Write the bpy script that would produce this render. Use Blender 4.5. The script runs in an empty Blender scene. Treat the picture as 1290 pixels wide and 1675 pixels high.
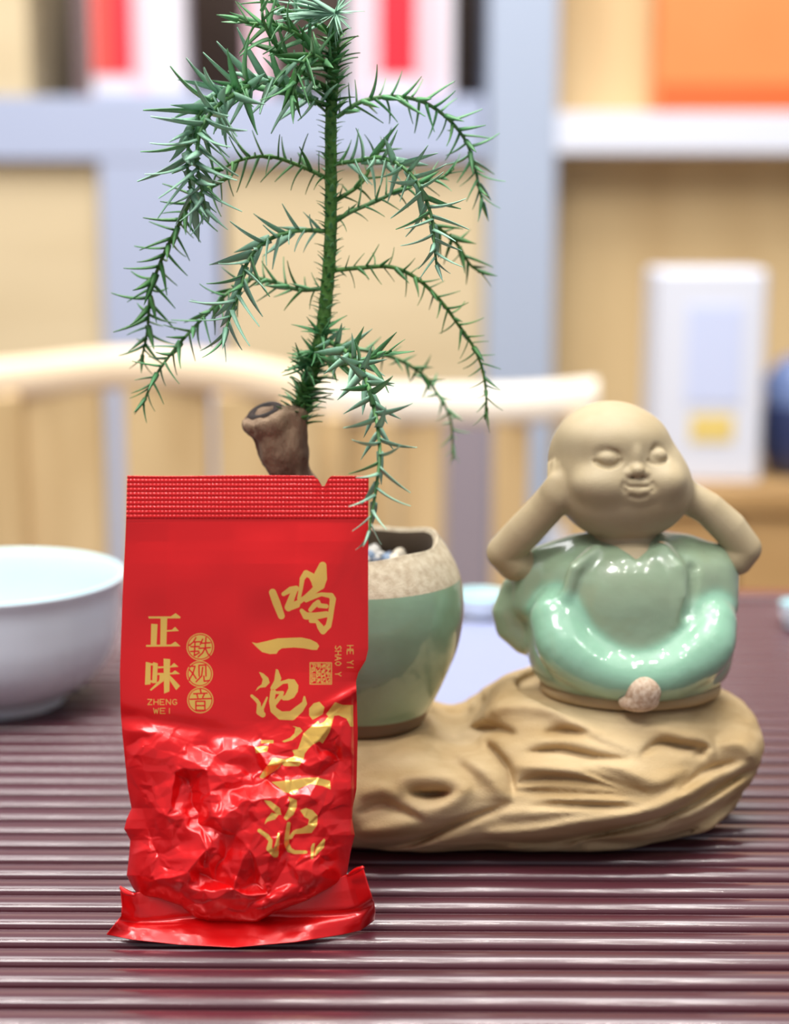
import bpy, math, random
import numpy as np
from mathutils import Vector, Matrix, geometry, noise

random.seed(7); rng = np.random.default_rng(7)
PI = math.pi
SC = bpy.context.scene
C = SC.collection

# ------------------------------------------------------------------ camera
F = 2700.0; W, Hh = 1290, 1675
PITCH = math.radians(10.8); CAMH = 0.17          # z = 0 is the top of the tea tray
cam = bpy.data.cameras.new('camera'); camo = bpy.data.objects.new('camera', cam); C.objects.link(camo)
camo.location = (0, 0, CAMH); camo.rotation_euler = (PI/2 - PITCH, 0, 0)
cam.sensor_fit = 'VERTICAL'; cam.sensor_height = 36.0; cam.lens = 36.0*F/Hh
cam.clip_start = 0.01; cam.clip_end = 50
cam.dof.use_dof = True; cam.dof.focus_distance = 0.396; cam.dof.aperture_fstop = 7.6
SC.camera = camo

# ------------------------------------------------------------------ world, lights, exposure
vs = SC.view_settings
SC.display_settings.display_device = 'sRGB'
vs.view_transform = 'Standard'; vs.look = 'None'; vs.gamma = 1; vs.exposure = 0.0
vs.use_curve_mapping = False
world = bpy.data.worlds.new('room_light'); SC.world = world; world.use_nodes = True
bg = world.node_tree.nodes['Background']
bg.inputs[0].default_value = (0.86, 0.90, 1.0, 1); bg.inputs[1].default_value = 0.37

def area(name, loc, target, size, power, col=(1, 1, 1), shape='SQUARE', sizey=None):
    l = bpy.data.lights.new(name, 'AREA'); l.energy = power; l.color = col; l.shape = shape; l.size = size
    if sizey: l.size_y = sizey
    o = bpy.data.objects.new(name, l); C.objects.link(o); o.location = loc
    d = Vector(target) - Vector(loc); o.rotation_euler = d.to_track_quat('-Z', 'Y').to_euler()
    return o
for k_ in range(25):
    lx, ly = -0.16+0.15*(k_ % 5)+0.03*math.sin(k_*3.3), 0.10+0.15*(k_//5)+0.03*math.cos(k_*2.3)
    area('ceiling_led_spot', (lx, ly, 1.75), (lx*0.3, 0.44, 0), 0.022, 0.62, (1, 0.97, 0.92), 'DISK')
area('ceiling_panel_light', (-0.7, -0.45, 1.7), (0, 0.42, 0.05), 0.5, 17, (1, 0.98, 0.96))
area('ceiling_shop_light', (0.2, 1.35, 2.0), (0.1, 2.3, 0.1), 0.9, 40, (1, 0.98, 0.96))
area('ceiling_shop_light', (-0.9, 1.0, 1.9), (-0.5, 2.3, 0.0), 0.8, 20, (1, 0.98, 0.98))
for k_ in range(20):
    lx, ly = -0.95+0.46*(k_ % 5)+0.1*math.sin(k_*2.1), -0.75+0.42*(k_//5)+0.08*math.cos(k_*1.7)
    area('ceiling_spotlight', (lx, ly, 1.7), (lx*0.3, 0.43, 0), 0.04, 1.55, (1, 0.96, 0.9), 'DISK')

# ------------------------------------------------------------------ helpers
cp, sp = math.cos(PITCH), math.sin(PITCH)
def ray(px, py):
    a = px - W/2; b = Hh/2 - py
    return np.array([a, F*cp + b*sp, -F*sp + b*cp])
def at(px, py, Y):
    r = ray(px, py); t = Y/r[1]
    return np.array([r[0]*t, Y, CAMH + r[2]*t])
def atz(px, py, z):
    r = ray(px, py); t = (z - CAMH)/r[2]
    return np.array([r[0]*t, r[1]*t, z])
def atv(px, py, Y):                                # vectorised
    a = px - W/2; b = Hh/2 - py
    ry = F*cp + b*sp; rz = -F*sp + b*cp; t = Y/ry
    return np.stack([a*t, Y + 0*a, CAMH + rz*t], -1)
def mpp(Y): return Y/(F*cp)

def lin(c):
    out = []
    for v in c[:3]:
        v = v/255.0
        out.append(v/12.92 if v <= 0.04045 else ((v+0.055)/1.055)**2.4)
    return (*out, 1.0)

def mat(name, col, rough=0.5, metal=0.0, coat=0.0, coat_rough=0.05, var=None, vscale=20, bump=0, bscale=200, sss=0, spec=0.5, trans=0, stretch=None):
    m = bpy.data.materials.new(name); m.use_nodes = True
    nt = m.node_tree; b = nt.nodes['Principled BSDF']
    b.inputs['Base Color'].default_value = lin(col); b.inputs['Roughness'].default_value = rough
    b.inputs['Metallic'].default_value = metal; b.inputs['Coat Weight'].default_value = coat
    b.inputs['Coat Roughness'].default_value = coat_rough
    b.inputs['Specular IOR Level'].default_value = spec
    if sss:
        b.inputs['Subsurface Weight'].default_value = sss
        b.inputs['Subsurface Radius'].default_value = (0.6, 1, 0.7); b.inputs['Subsurface Scale'].default_value = 0.002
    tc = None
    if var or bump:
        tc = nt.nodes.new('ShaderNodeTexCoord'); mp = nt.nodes.new('ShaderNodeMapping')
        nt.links.new(tc.outputs['Object'], mp.inputs[0])
        if stretch: mp.inputs['Scale'].default_value = stretch
    if var:
        n = nt.nodes.new('ShaderNodeTexNoise'); n.inputs['Scale'].default_value = vscale; n.inputs['Detail'].default_value = 5
        r = nt.nodes.new('ShaderNodeValToRGB'); r.color_ramp.elements[0].color = lin(col); r.color_ramp.elements[1].color = lin(var)
        r.color_ramp.elements[0].position = 0.35; r.color_ramp.elements[1].position = 0.65
        nt.links.new(mp.outputs[0], n.inputs['Vector']); nt.links.new(n.outputs[0], r.inputs[0]); nt.links.new(r.outputs[0], b.inputs['Base Color'])
    if bump:
        n = nt.nodes.new('ShaderNodeTexNoise'); n.inputs['Scale'].default_value = bscale; n.inputs['Detail'].default_value = 3
        bp = nt.nodes.new('ShaderNodeBump'); bp.inputs['Strength'].default_value = bump; bp.inputs['Distance'].default_value = 0.001
        nt.links.new(mp.outputs[0], n.inputs['Vector']); nt.links.new(n.outputs[0], bp.inputs['Height']); nt.links.new(bp.outputs[0], b.inputs['Normal'])
    return m

def tag(o, label=None, cat=None, group=None, kind=None):
    if label: o['label'] = label
    if cat: o['category'] = cat
    if group: o['group'] = group
    if kind: o['kind'] = kind
    return o
def thing(name, label, cat, loc=(0, 0, 0), group=None):
    o = bpy.data.objects.new(name, None); C.objects.link(o); o.location = loc; o.empty_display_size = 0.01
    return tag(o, label, cat, group)
def link(name, me, m, parent=None, smooth=True, kind=None, label=None):
    o = bpy.data.objects.new(name, me); C.objects.link(o)
    if m is not None:
        for q in (m if isinstance(m, (list, tuple)) else [m]): me.materials.append(q)
    if smooth and len(me.polygons): me.polygons.foreach_set('use_smooth', [True]*len(me.polygons))
    if parent:
        o.parent = parent
        o.matrix_parent_inverse = Matrix.Identity(4)
        p = Vector((0, 0, 0)); q = parent
        while q: p += q.location; q = q.parent
        me.transform(Matrix.Translation(-p))       # meshes are written in world space
    if kind: o['kind'] = kind
    if label: o['label'] = label
    return o
def np_mesh(name, V, Fq):
    me = bpy.data.meshes.new(name); V = np.asarray(V, np.float32); Fq = np.asarray(Fq, np.int32); k = Fq.shape[1]
    me.vertices.add(len(V)); me.vertices.foreach_set('co', V.ravel())
    me.loops.add(Fq.size); me.loops.foreach_set('vertex_index', Fq.ravel())
    me.polygons.add(len(Fq)); me.polygons.foreach_set('loop_start', np.arange(len(Fq), dtype=np.int32)*k)
    me.update(calc_edges=True); me.validate()
    return me
def py_mesh(name, V, Fl):
    me = bpy.data.meshes.new(name); me.from_pydata([tuple(v) for v in V], [], Fl); me.update(); return me

class MB:                                          # collects small shapes into one mesh
    def __init__(s): s.v = []; s.f = []
    def add(s, V, Fl):
        n = len(s.v); s.v += [tuple(map(float, v)) for v in V]; s.f += [tuple(i+n for i in f) for f in Fl]; return s
    def box(s, a, b, bev=0.0):
        a = np.minimum(a, b).astype(float) if False else np.array(a, float); b = np.array(b, float)
        lo = np.minimum(a, b); hi = np.maximum(a, b)
        if bev <= 0:
            V = [(x, y, z) for x in (lo[0], hi[0]) for y in (lo[1], hi[1]) for z in (lo[2], hi[2])]
            return s.add(V, [(0, 1, 3, 2), (4, 6, 7, 5), (0, 4, 5, 1), (2, 3, 7, 6), (0, 2, 6, 4), (1, 5, 7, 3)])
        bev = min(bev, 0.49*float(min(hi-lo)))
        # chamfered box: 24 vertices
        V = []; idx = {}
        for sx in (0, 1):
            for sy in (0, 1):
                for sz in (0, 1):
                    c = np.array([hi[0] if sx else lo[0], hi[1] if sy else lo[1], hi[2] if sz else lo[2]])
                    inn = np.array([-1 if sx else 1, -1 if sy else 1, -1 if sz else 1])*bev
                    for ax in range(3):
                        p = c + inn; p[ax] = c[ax]; idx[(sx, sy, sz, ax)] = len(V); V.append(p)
        Fl = []
        for ax in range(3):
            o1, o2 = [i for i in range(3) if i != ax]
            for sd in (0, 1):
                q = []
                for (u, w) in ((0, 0), (1, 0), (1, 1), (0, 1)):
                    k = [0, 0, 0]; k[ax] = sd; k[o1] = u; k[o2] = w; q.append(idx[(k[0], k[1], k[2], ax)])
                Fl.append(tuple(q))
            for (u, w) in ((0, 0), (1, 0), (1, 1), (0, 1)):   # edges along ax
                q = []
                for sd in (0, 1):
                    k = [0, 0, 0]; k[ax] = sd; k[o1] = u; k[o2] = w
                    q.append((idx[(*k, o1)], idx[(*k, o2)]))
                Fl.append((q[0][0], q[0][1], q[1][1], q[1][0]))
        for sx in (0, 1):
            for sy in (0, 1):
                for sz in (0, 1): Fl.append(tuple(idx[(sx, sy, sz, a)] for a in range(3)))
        return s.add(V, Fl)
    def tube(s, pts, radii, n=10, cap=True, sx=1.0, up=(0, 0, 1)):
        pts = [Vector(p) for p in pts]; R = []
        u = None
        for i, p in enumerate(pts):
            T = (pts[min(i+1, len(pts)-1)] - pts[max(i-1, 0)]).normalized()
            if u is None:
                u = T.orthogonal().normalized() if abs(T.dot(Vector(up))) > 0.95 else (Vector(up) - T*T.dot(Vector(up))).normalized()
            else: u = (u - T*T.dot(u)).normalized()
            w = T.cross(u); R.append([p + (u*math.cos(2*PI*k/n) + w*math.sin(2*PI*k/n)*sx)*radii[i] for k in range(n)])
        V = [v for r in R for v in r]; Fl = []
        for i in range(len(pts)-1):
            for k in range(n):
                k2 = (k+1) % n; Fl.append((i*n+k, i*n+k2, (i+1)*n+k2, (i+1)*n+k))
        if cap: Fl.append(tuple(range(n))[::-1]); Fl.append(tuple((len(pts)-1)*n+k for k in range(n)))
        return s.add(V, Fl)
    def build(s, name, m, parent=None, smooth=False, **k):
        me = py_mesh(name, s.v, s.f)
        import bmesh
        bm = bmesh.new(); bm.from_mesh(me); bmesh.ops.recalc_face_normals(bm, faces=bm.faces); bm.to_mesh(me); bm.free()
        return link(name, me, m, parent, smooth, **k)

def spline(P, n):
    """Catmull-Rom through rows of P, n samples"""
    P = np.asarray(P, float); m = len(P)
    Q = np.vstack([2*P[0]-P[1], P, 2*P[-1]-P[-2]])
    out = []
    for t in np.linspace(0, m-1, n):
        i = min(int(t), m-2); f = t-i; a, b, c, d = Q[i], Q[i+1], Q[i+2], Q[i+3]
        out.append(0.5*((2*b)+(-a+c)*f+(2*a-5*b+4*c-d)*f*f+(-a+3*b-3*c+d)*f**3))
    return np.array(out)

def lathe(prof, cx, cy, n=96, wob=None):
    prof = np.asarray(prof, float); m = len(prof)
    th = np.arange(n)*2*PI/n
    r = prof[:, 0][:, None]*np.ones(n); z = prof[:, 1][:, None]*np.ones(n)
    if wob: r, z = wob(r, z, th[None, :])
    V = np.stack([cx + r*np.cos(th), cy + r*np.sin(th), z], -1).reshape(-1, 3)
    i = np.arange(m-1)[:, None]; k = np.arange(n)[None, :]; k2 = (k+1) % n
    Fq = np.stack([i*n+k, i*n+k2, (i+1)*n+k2, (i+1)*n+k], -1).reshape(-1, 4)
    return V, Fq

# ---- signed distance modelling, meshed with surface nets
class SDF:
    def __init__(s): s.pr = []
    def ell(s, c, r, k=0.0, op='u', rot=None): s.pr.append(('e', np.array(c), np.array(r), k, op, rot)); return s
    def cap(s, pts, k=0.0, op='u'):
        """pts: rows x,y,z,r joined by tapered capsules"""
        s.pr.append(('c', np.array(pts, float), None, k, op, None)); return s
    def fn(s, f, k=0.0, op='u'): s.pr.append(('f', f, None, k, op, None)); return s
    @staticmethod
    def _one(p, P):
        if p[0] == 'e':
            q = P - p[1]
            if p[5] is not None: q = q @ p[5]
            k0 = np.sqrt(((q/p[2])**2).sum(-1)); k1 = np.sqrt(((q/p[2]**2)**2).sum(-1))
            return k0*(k0-1)/np.maximum(k1, 1e-9)
        if p[0] == 'c':
            d = None; A = p[1]
            for i in range(len(A)-1):
                a, b = A[i, :3], A[i+1, :3]; ba = b-a; h = np.clip(((P-a)@ba)/max(ba@ba, 1e-12), 0, 1)
                e = np.sqrt(((P-a-h[..., None]*ba)**2).sum(-1)) - (A[i, 3]+(A[i+1, 3]-A[i, 3])*h)
                d = e if d is None else np.minimum(d, e)
            return d
        return p[1](P)
    @staticmethod
    def _mix(d, e, k, op):
        if op == 'u':
            if k <= 0: return np.minimum(d, e)
            h = np.maximum(k-np.abs(d-e), 0)/k; return np.minimum(d, e)-h*h*k*0.25
        if op == 's': e = -e
        if op in 'si':
            if k <= 0: return np.maximum(d, e)
            h = np.maximum(k-np.abs(d-e), 0)/k; return np.maximum(d, e)+h*h*k*0.25
        if op == 'd': return d + e                # displacement
    def ev(s, P):
        d = None
        for p in s.pr:
            e = s._one(p, P); d = e if d is None else s._mix(d, e, p[3], p[4])
        return d
    def hit(s, px, py, y0=0.33, y1=0.6):
        """first surface point along the camera ray through a pixel"""
        r = ray(px, py); r = r/np.linalg.norm(r); o = np.array([0, 0, CAMH]); t = y0/r[1]
        for _ in range(90):
            d = float(s.ev((o+r*t)[None])[0])
            if d < 2e-5: break
            t += max(d*0.7, 2e-5)
            if t*r[1] > y1: t = None; break
        return None if t is None else o+r*t
    def grid(s, lo, hi, h):
        lo = np.array(lo, float); hi = np.array(hi, float); n = np.ceil((hi-lo)/h).astype(int)+1
        ax = [lo[i]+h*np.arange(n[i]) for i in range(3)]
        D = np.full(tuple(n), 1.0, np.float32); first = True
        for p in s.pr:
            if p[0] == 'f' or first: sl = (slice(None),)*3
            else:
                if p[0] == 'e': m = float(max(p[2])); a, b = p[1]-m, p[1]+m
                else: rr = p[1][:, 3].max(); a, b = p[1][:, :3].min(0)-rr, p[1][:, :3].max(0)+rr
                mg = (p[3]*1.2 + 4*h) if p[4] == 's' else (p[3] + 0.004)
                i0 = np.clip(np.floor((a-mg-lo)/h).astype(int), 0, n-1); i1 = np.clip(np.ceil((b+mg-lo)/h).astype(int)+1, 1, n)
                if (i1 <= i0).any(): continue
                sl = tuple(slice(i0[i], i1[i]) for i in range(3))
            G = np.stack(np.meshgrid(ax[0][sl[0]], ax[1][sl[1]], ax[2][sl[2]], indexing='ij'), -1)
            e = s._one(p, G)
            D[sl] = e if first else s._mix(D[sl], e, p[3], p[4]); first = False
        return D, lo
def nets(D, lo, h, smooth=2):
    S = D < 0
    n = np.array(D.shape)
    c = [S[dx:n[0]-1+dx, dy:n[1]-1+dy, dz:n[2]-1+dz] for dx in (0, 1) for dy in (0, 1) for dz in (0, 1)]
    cnt = sum(x.astype(np.int8) for x in c); act = (cnt > 0) & (cnt < 8)
    I = np.argwhere(act); idx = -np.ones(act.shape, np.int64); idx[act] = np.arange(len(I))
    acc = np.zeros((len(I), 3)); num = np.zeros(len(I))
    off = [(dx, dy, dz) for dx in (0, 1) for dy in (0, 1) for dz in (0, 1)]
    val = [D[I[:, 0]+o[0], I[:, 1]+o[1], I[:, 2]+o[2]] for o in off]
    for i, a in enumerate(off):
        for j, b in enumerate(off):
            if j > i and sum(abs(a[k]-b[k]) for k in range(3)) == 1:
                va, vb = val[i], val[j]; m = (va < 0) != (vb < 0)
                t = np.where(m, va/np.where(m, va-vb, 1), 0)
                p = np.array(a)[None]+t[:, None]*(np.array(b)-np.array(a))[None]
                acc[m] += p[m]; num[m] += 1
    V = lo+h*(I+acc/num[:, None]); Fq = []
    for ax in range(3):
        o1, o2 = [(1, 2), (2, 0), (0, 1)][ax]
        sh = [slice(None)]*3; sh2 = [slice(None)]*3; sh[ax] = slice(0, -1); sh2[ax] = slice(1, None)
        A = S[tuple(sh)]; B = S[tuple(sh2)]; E = np.argwhere(A != B)
        E = E[(E[:, o1] > 0) & (E[:, o2] > 0) & (E[:, o1] < n[o1]-1) & (E[:, o2] < n[o2]-1)]
        q = []
        for (u, w) in ((-1, -1), (0, -1), (0, 0), (-1, 0)):
            k = E.copy(); k[:, o1] += u; k[:, o2] += w; q.append(idx[k[:, 0], k[:, 1], k[:, 2]])
        q = np.stack(q, -1); fl = ~A[E[:, 0], E[:, 1], E[:, 2]]; q[fl] = q[fl][:, ::-1]
        Fq.append(q)
    Fq = np.vstack(Fq); Fq = Fq[(Fq >= 0).all(1)]
    e = np.vstack([Fq[:, [0, 1]], Fq[:, [1, 2]], Fq[:, [2, 3]], Fq[:, [3, 0]]])
    for _ in range(smooth):
        s = np.zeros_like(V); w = np.zeros(len(V))
        for k in range(3): s[:, k] = np.bincount(e[:, 0], V[e[:, 1], k], len(V))+np.bincount(e[:, 1], V[e[:, 0], k], len(V))
        w = np.bincount(e[:, 0], minlength=len(V))+np.bincount(e[:, 1], minlength=len(V))
        V = 0.5*V+0.5*s/np.maximum(w, 1)[:, None]
    return V, Fq
def vnoise(P, sc, seed=0, oct=3):
    """cheap smooth value noise on arrays (trilinear lattice), -1..1"""
    r = np.random.default_rng(seed+11); L = r.uniform(-1, 1, (32, 32, 32)).astype(np.float32); out = 0; a = 1; tot = 0
    for o in range(oct):
        q = P*sc*(2**o)+17.3*o; i = np.floor(q).astype(int); f = q-i; f = f*f*(3-2*f); i &= 31; j = (i+1) & 31
        v = 0
        for dx in (0, 1):
            for dy in (0, 1):
                for dz in (0, 1):
                    v = v+L[(j if dx else i)[..., 0], (j if dy else i)[..., 1], (j if dz else i)[..., 2]] * \
                        (f[..., 0] if dx else 1-f[..., 0])*(f[..., 1] if dy else 1-f[..., 1])*(f[..., 2] if dz else 1-f[..., 2])
        out = out+a*v; tot += a; a *= 0.5
    return out/tot

# ================================================================== THE SETTING
m_floor = mat('floor_wood', (176, 146, 104), 0.45, var=(150, 120, 84), vscale=3, stretch=(1, 8, 1))
m_wall = mat('wall_paint', (214, 204, 190), 0.8)
tag(MB().box((-2.5, -1.2, -0.80), (2.5, 3.2, -0.75)).build('floor', m_floor), kind='structure')
tag(MB().box((-2.5, 2.75, -0.75), (2.5, 2.8, 2.0)).build('wall_back', m_wall), kind='structure')

# ---- display shelving
SY = 2.3                                           # front plane of the shelving
m_lav = mat('lavender_laminate', (172, 182, 208), 0.35)
m_white = mat('white_laminate', (222, 226, 238), 0.35)
m_blue = mat('pale_blue_laminate', (170, 182, 202), 0.35)
m_tan = mat('tan_panel', (216, 197, 160), 0.5, var=(206, 186, 148), vscale=2, stretch=(1, 1, 6))
m_tan2 = mat('oak_panel', (214, 186, 138), 0.5, var=(202, 172, 124), vscale=2, stretch=(6, 1, 1))
m_dark = mat('dark_veneer', (52, 32, 18), 0.5)
sh = thing('display_shelf', 'white and lavender display shelving with tan wooden back panels behind the tea table', 'shelf', (0.1, SY, -0.75))
def sbox(name, m, x0, y0, x1, y1, Ya, Yb, parent=sh, bev=0.002, **k):
    """a box whose front face fills a picture rectangle when seen on plane Ya"""
    a = at((x0+x1)/2, y1, Ya); b = at((x0+x1)/2, y0, Ya); s = mpp(Ya)*1.0
    xa = at(x0, (y0+y1)/2, Ya)[0]; xb = at(x1, (y0+y1)/2, Ya)[0]
    return MB().box((xa, Ya, a[2]), (xb, Yb, b[2]), bev).build(name, m, parent, **k)
sbox('post', m_blue, 792, -420, 900, 2040, SY, SY+0.32)
sbox('post', m_lav, 188, 150, 372, 2040, SY+0.012, SY+0.32)
sbox('post', m_lav, -620, -420, -520, 2040, SY, SY+0.32)
sbox('post', m_blue, 1560, -420, 1660, 2040, SY, SY+0.32)
sbox('shelf_board', m_lav, -520, 158, 792, 262, SY+0.010, SY+0.32)
sbox('shelf_board', m_white, 900, 184, 1560, 250, SY+0.004, SY+0.32)
sbox('shelf_board', m_lav, -520, 930, 188, 990, SY+0.014, SY+0.32)
sbox('shelf_board', m_lav, 372, 930, 792, 990, SY+0.014, SY+0.32)
sbox('shelf_board', m_white, 900, 880, 1560, 940, SY+0.006, SY+0.32)
sbox('back_panel', m_tan, -520, 262, 188, 930, SY+0.035, SY+0.05)
sbox('back_panel', m_tan, 372, 262, 792, 930, SY+0.035, SY+0.05)
sbox('back_panel', m_dark, -520, -420, 792, 170, SY+0.30, SY+0.32)
sbox('back_panel', m_tan2, 892, -420, 1570, 200, SY+0.10, SY+0.12)
sbox('back_panel', m_tan2, 892, 250, 1570, 900, SY+0.10, SY+0.12)
sbox('drawer_front', m_tan2, -520, 992, 792, 1700, SY+0.03, SY+0.05)
sbox('drawer_front', m_tan2, 900, 942, 1560, 1700, SY+0.03, SY+0.05)

# ---- goods on the shelves
m_red = mat('red_card', (216, 24, 48), 0.5); m_or = mat('coral_card', (222, 78, 68), 0.5)
m_pink = mat('pale_pink_card', (226, 190, 200), 0.5); m_wcard = mat('white_card', (222, 218, 226), 0.5)
m_grey = mat('grey_mauve_card', (112, 90, 88), 0.6)
def top_z(py, Y=SY+0.02): return at(0, py, Y)[2]
zt = at(640, 158, SY+0.01)[2]
def carton(name, label, cat, x0, x1, ptop, zb, bands, Y=SY+0.03, dep=0.065, group=None, core=None):
    """standing carton: plain body and coloured front bands, each a part"""
    xa = at(x0, 80, Y)[0]; xb = at(x1, 80, Y)[0]; zz = at(640, ptop, Y)[2]
    t = thing(name, label, cat, ((xa+xb)/2, Y+dep/2, zb), group)
    MB().box((xa, Y, zb), (xb, Y+dep, zz), 0.003).build('carton_body', core, t)
    for (a, b, m, nm) in bands:
        p, q = at(a, 80, Y)[0], at(b, 80, Y)[0]
        MB().box((p, Y-0.002, zb+(0.03 if nm == 'inset_panel' else 0.001)), (q, Y+0.002, zz), 0).build(nm, m, t)
    return t
carton('gift_box', 'tall red and white gift box at upper left of the shelving', 'box', 122, 302, -300, zt,
       [(124, 150, m_grey, 'side_band'), (152, 186, m_or, 'inset_panel'), (186, 216, m_red, 'inset_panel'), (218, 240, m_pink, 'side_band')], core=m_wcard)
carton('gift_box', 'tall red and white gift box directly behind the crown of the conifer', 'box', 570, 742, -300, zt,
       [(588, 614, m_pink, 'side_band'), (620, 680, m_red, 'inset_panel'), (680, 722, m_pink, 'side_band')], core=m_wcard)
sbox('lower_post', mat('grey_lavender_post', (150, 140, 150), 0.5), 728, 676, 802, 1010, SY-0.03, SY-0.002)
sbox('wooden_divider', m_tan, -40, -300, 40, 158, SY+0.03, SY+0.3)
carton('gift_box', 'narrow pale pink box between the two red gift boxes', 'box', 402, 446, -300, zt, [], core=m_pink)
carton('wooden_block', 'short dark brown box standing at the right end of the upper shelf', 'box', 452, 566, -250, zt, [], core=m_dark)
zt2 = at(1100, 184, SY+0.004)[2]
m_orange = mat('orange_card', (226, 134, 72), 0.45, var=(232, 146, 84), vscale=3); m_orange2 = mat('deep_orange_card', (234, 100, 46), 0.45)
t = carton('storage_box', 'large bright orange box on the upper right shelf', 'box', 1076, 1420, -260, zt2, [], core=m_orange, Y=SY+0.03)
Yb = SY+0.03; MB().box((at(1078, 80, Yb)[0], Yb-0.003, zt2+0.001), (at(1418, 80, Yb)[0], Yb+0.002, at(640, 138, Yb)[2]), 0).build('base_trim', m_orange2, t)
# ---- white tea carton and the dark jar at right: they stand on a side stand
m_wbox = mat('cool_white_card', (222, 226, 238), 0.4); m_lbl = mat('pale_blue_label', (206, 216, 246), 0.4); m_yel = mat('yellow_label', (232, 206, 120), 0.5)
YB = 1.75
zb = at(1160, 790, YB)[2]
t = thing('tea_carton', 'tall white carton with a small yellow label behind the figurine head', 'box', (at(1160, 790, YB)[0], YB+0.05, zb))
MB().box((at(1072, 600, YB)[0], YB, zb), (at(1250, 600, YB)[0], YB+0.09, at(1160, 442, YB)[2]), 0.004).build('carton_body', m_wbox, t)
MB().box((at(1122, 600, YB)[0], YB-0.0015, at(1160, 660, YB)[2]), (at(1212, 600, YB)[0], YB+0.001, at(1160, 500, YB)[2])).build('front_label', m_lbl, t)
MB().box((at(1132, 600, YB)[0], YB-0.0015, at(1160, 722, YB)[2]), (at(1202, 600, YB)[0], YB+0.001, at(1160, 678, YB)[2])).build('yellow_label', m_yel, t)
m_navy = mat('navy_glaze', (40, 52, 92), 0.25, coat=0.5); m_navyl = mat('blue_glaze', (110, 130, 176), 0.25, coat=0.5)
cx, _, z0 = at(1325, 960, YB); rr = 72*mpp(YB)
t = thing('tall_jar', 'dark navy jar with a lighter blue shoulder at the right edge', 'jar', (cx, YB+0.06, zb))
z1 = at(1325, 590, YB)[2]; hh = z1-zb
V, Fq = lathe([(0.001, zb), (rr*0.8, zb), (rr, zb+hh*0.2), (rr, zb+hh*0.55), (rr*0.95, zb+hh*0.6)], cx, YB+0.06, 48)
link('jar_body', np_mesh('jar_body', V, Fq), m_navy, t)
V, Fq = lathe([(rr*0.95, zb+hh*0.6), (rr*0.98, zb+hh*0.8), (rr*0.7, zb+hh*0.93), (rr*0.45, zb+hh), (0.001, zb+hh)], cx, YB+0.06, 48)
link('shoulder', np_mesh('shoulder', V, Fq), m_navyl, t)
m_stand = mat('stand_wood', (196, 158, 106), 0.5, var=(178, 140, 90), vscale=4, stretch=(1, 1, 5))
xa, xb = at(1040, 800, YB)[0], at(1520, 800, YB)[0]
t = thing('side_stand', 'light wooden side stand carrying the white carton and navy jar', 'stand', ((xa+xb)/2, YB+0.08, -0.75))
MB().box((xa, YB-0.02, zb-0.03), (xb, YB+0.2, zb), 0.003).build('stand_top', m_stand, t)
for k in range(3):
    w = (xb-xa)/3; MB().box((xa+k*w+0.004, YB-0.01, zb-0.34), (xa+(k+1)*w-0.004, YB+0.0, zb-0.035), 0.003).build('drawer_front', m_stand, t)
MB().box((xa, YB, -0.75), (xb, YB+0.19, zb-0.03)).build('carcass', mat('dark_stand_side', (92, 72, 60), 0.6), t)

# ---- chairs behind the table
m_cream = mat('cream_wood', (250, 228, 196), 0.35, var=(244, 220, 186), vscale=6, stretch=(1, 6, 6))
m_cwood = mat('honey_wood', (216, 188, 140), 0.4, var=(200, 170, 122), vscale=6, stretch=(6, 6, 1))
m_seat = mat('grey_seat', (150, 140, 150), 0.8)
def chair(label, xs, ys, th, Y, mr, slats, posts, group):
    """bowed top rail through the picture points xs,ys, slats and posts below"""
    n = 28; bow = 0.05
    pts = spline([(x, y) for x, y in zip(xs, ys)], n)
    x0, x1 = pts[0, 0], pts[-1, 0]
    def Yof(x): u = (x-x0)/(x1-x0)*2-1; return Y+bow*(1-u*u)*0.9
    cxw = at((x0+x1)/2, 640, Y)[0]
    t = thing('wooden_chair', label, 'chair', (cxw, Y-0.18, -0.75), group)
    mb = MB(); V = []; Fl = []
    for i, (x, y) in enumerate(pts):
        a = at(x, y-th/2, Yof(x)); b = at(x, y+th/2, Yof(x)); d = 0.011; e = 0.006
        V += [(a[0], a[1]-d, a[2]-e), (a[0], a[1]-d+e, a[2]), (a[0], a[1]+d-e, a[2]), (a[0], a[1]+d, a[2]-e),
              (b[0], b[1]+d, b[2]+e), (b[0], b[1]+d-e, b[2]), (b[0], b[1]-d+e, b[2]), (b[0], b[1]-d, b[2]+e)]
    for i in range(n-1):
        for k in range(8): k2 = (k+1) % 8; Fl.append((i*8+k, i*8+k2, (i+1)*8+k2, (i+1)*8+k))
    Fl += [tuple(range(8)), tuple((n-1)*8+k for k in range(8))]
    mb.add(V, Fl).build('top_rail', mr, t, smooth=True)
    zs = -0.75+0.45
    for (a, b) in slats:
        xm = (a+b)/2; yy = np.interp(xm, pts[:, 0], pts[:, 1])+th*0.4; q = at(xm, yy, Yof(xm)); w = (b-a)*mpp(Y)/2
        MB().box((q[0]-w, q[1]-0.006, zs), (q[0]+w, q[1]+0.006, q[2]), 0.002).build('back_slat', m_cwood, t)
    hw = (x1-x0)*mpp(Y)/2-0.02
    for a in posts:
        yy = np.interp(a, pts[:, 0], pts[:, 1])+th*0.3; q = at(a, yy, Yof(a)); w = 0.014
        MB().box((q[0]-w, q[1]-0.014, -0.75), (q[0]+w, q[1]+0.014, q[2]), 0.003).build('leg', m_cwood, t)
    MB().box((cxw-hw, Y-0.36, zs-0.02), (cxw+hw, Y+0.05, zs+0.02), 0.01).build('seat', m_seat, t)
    for s in (-1, 1): MB().box((cxw+s*(hw-0.03)-0.014, Y-0.35, -0.75), (cxw+s*(hw-0.03)+0.014, Y-0.322, zs-0.02), 0.003).build('leg', m_cwood, t)
    return t
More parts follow.
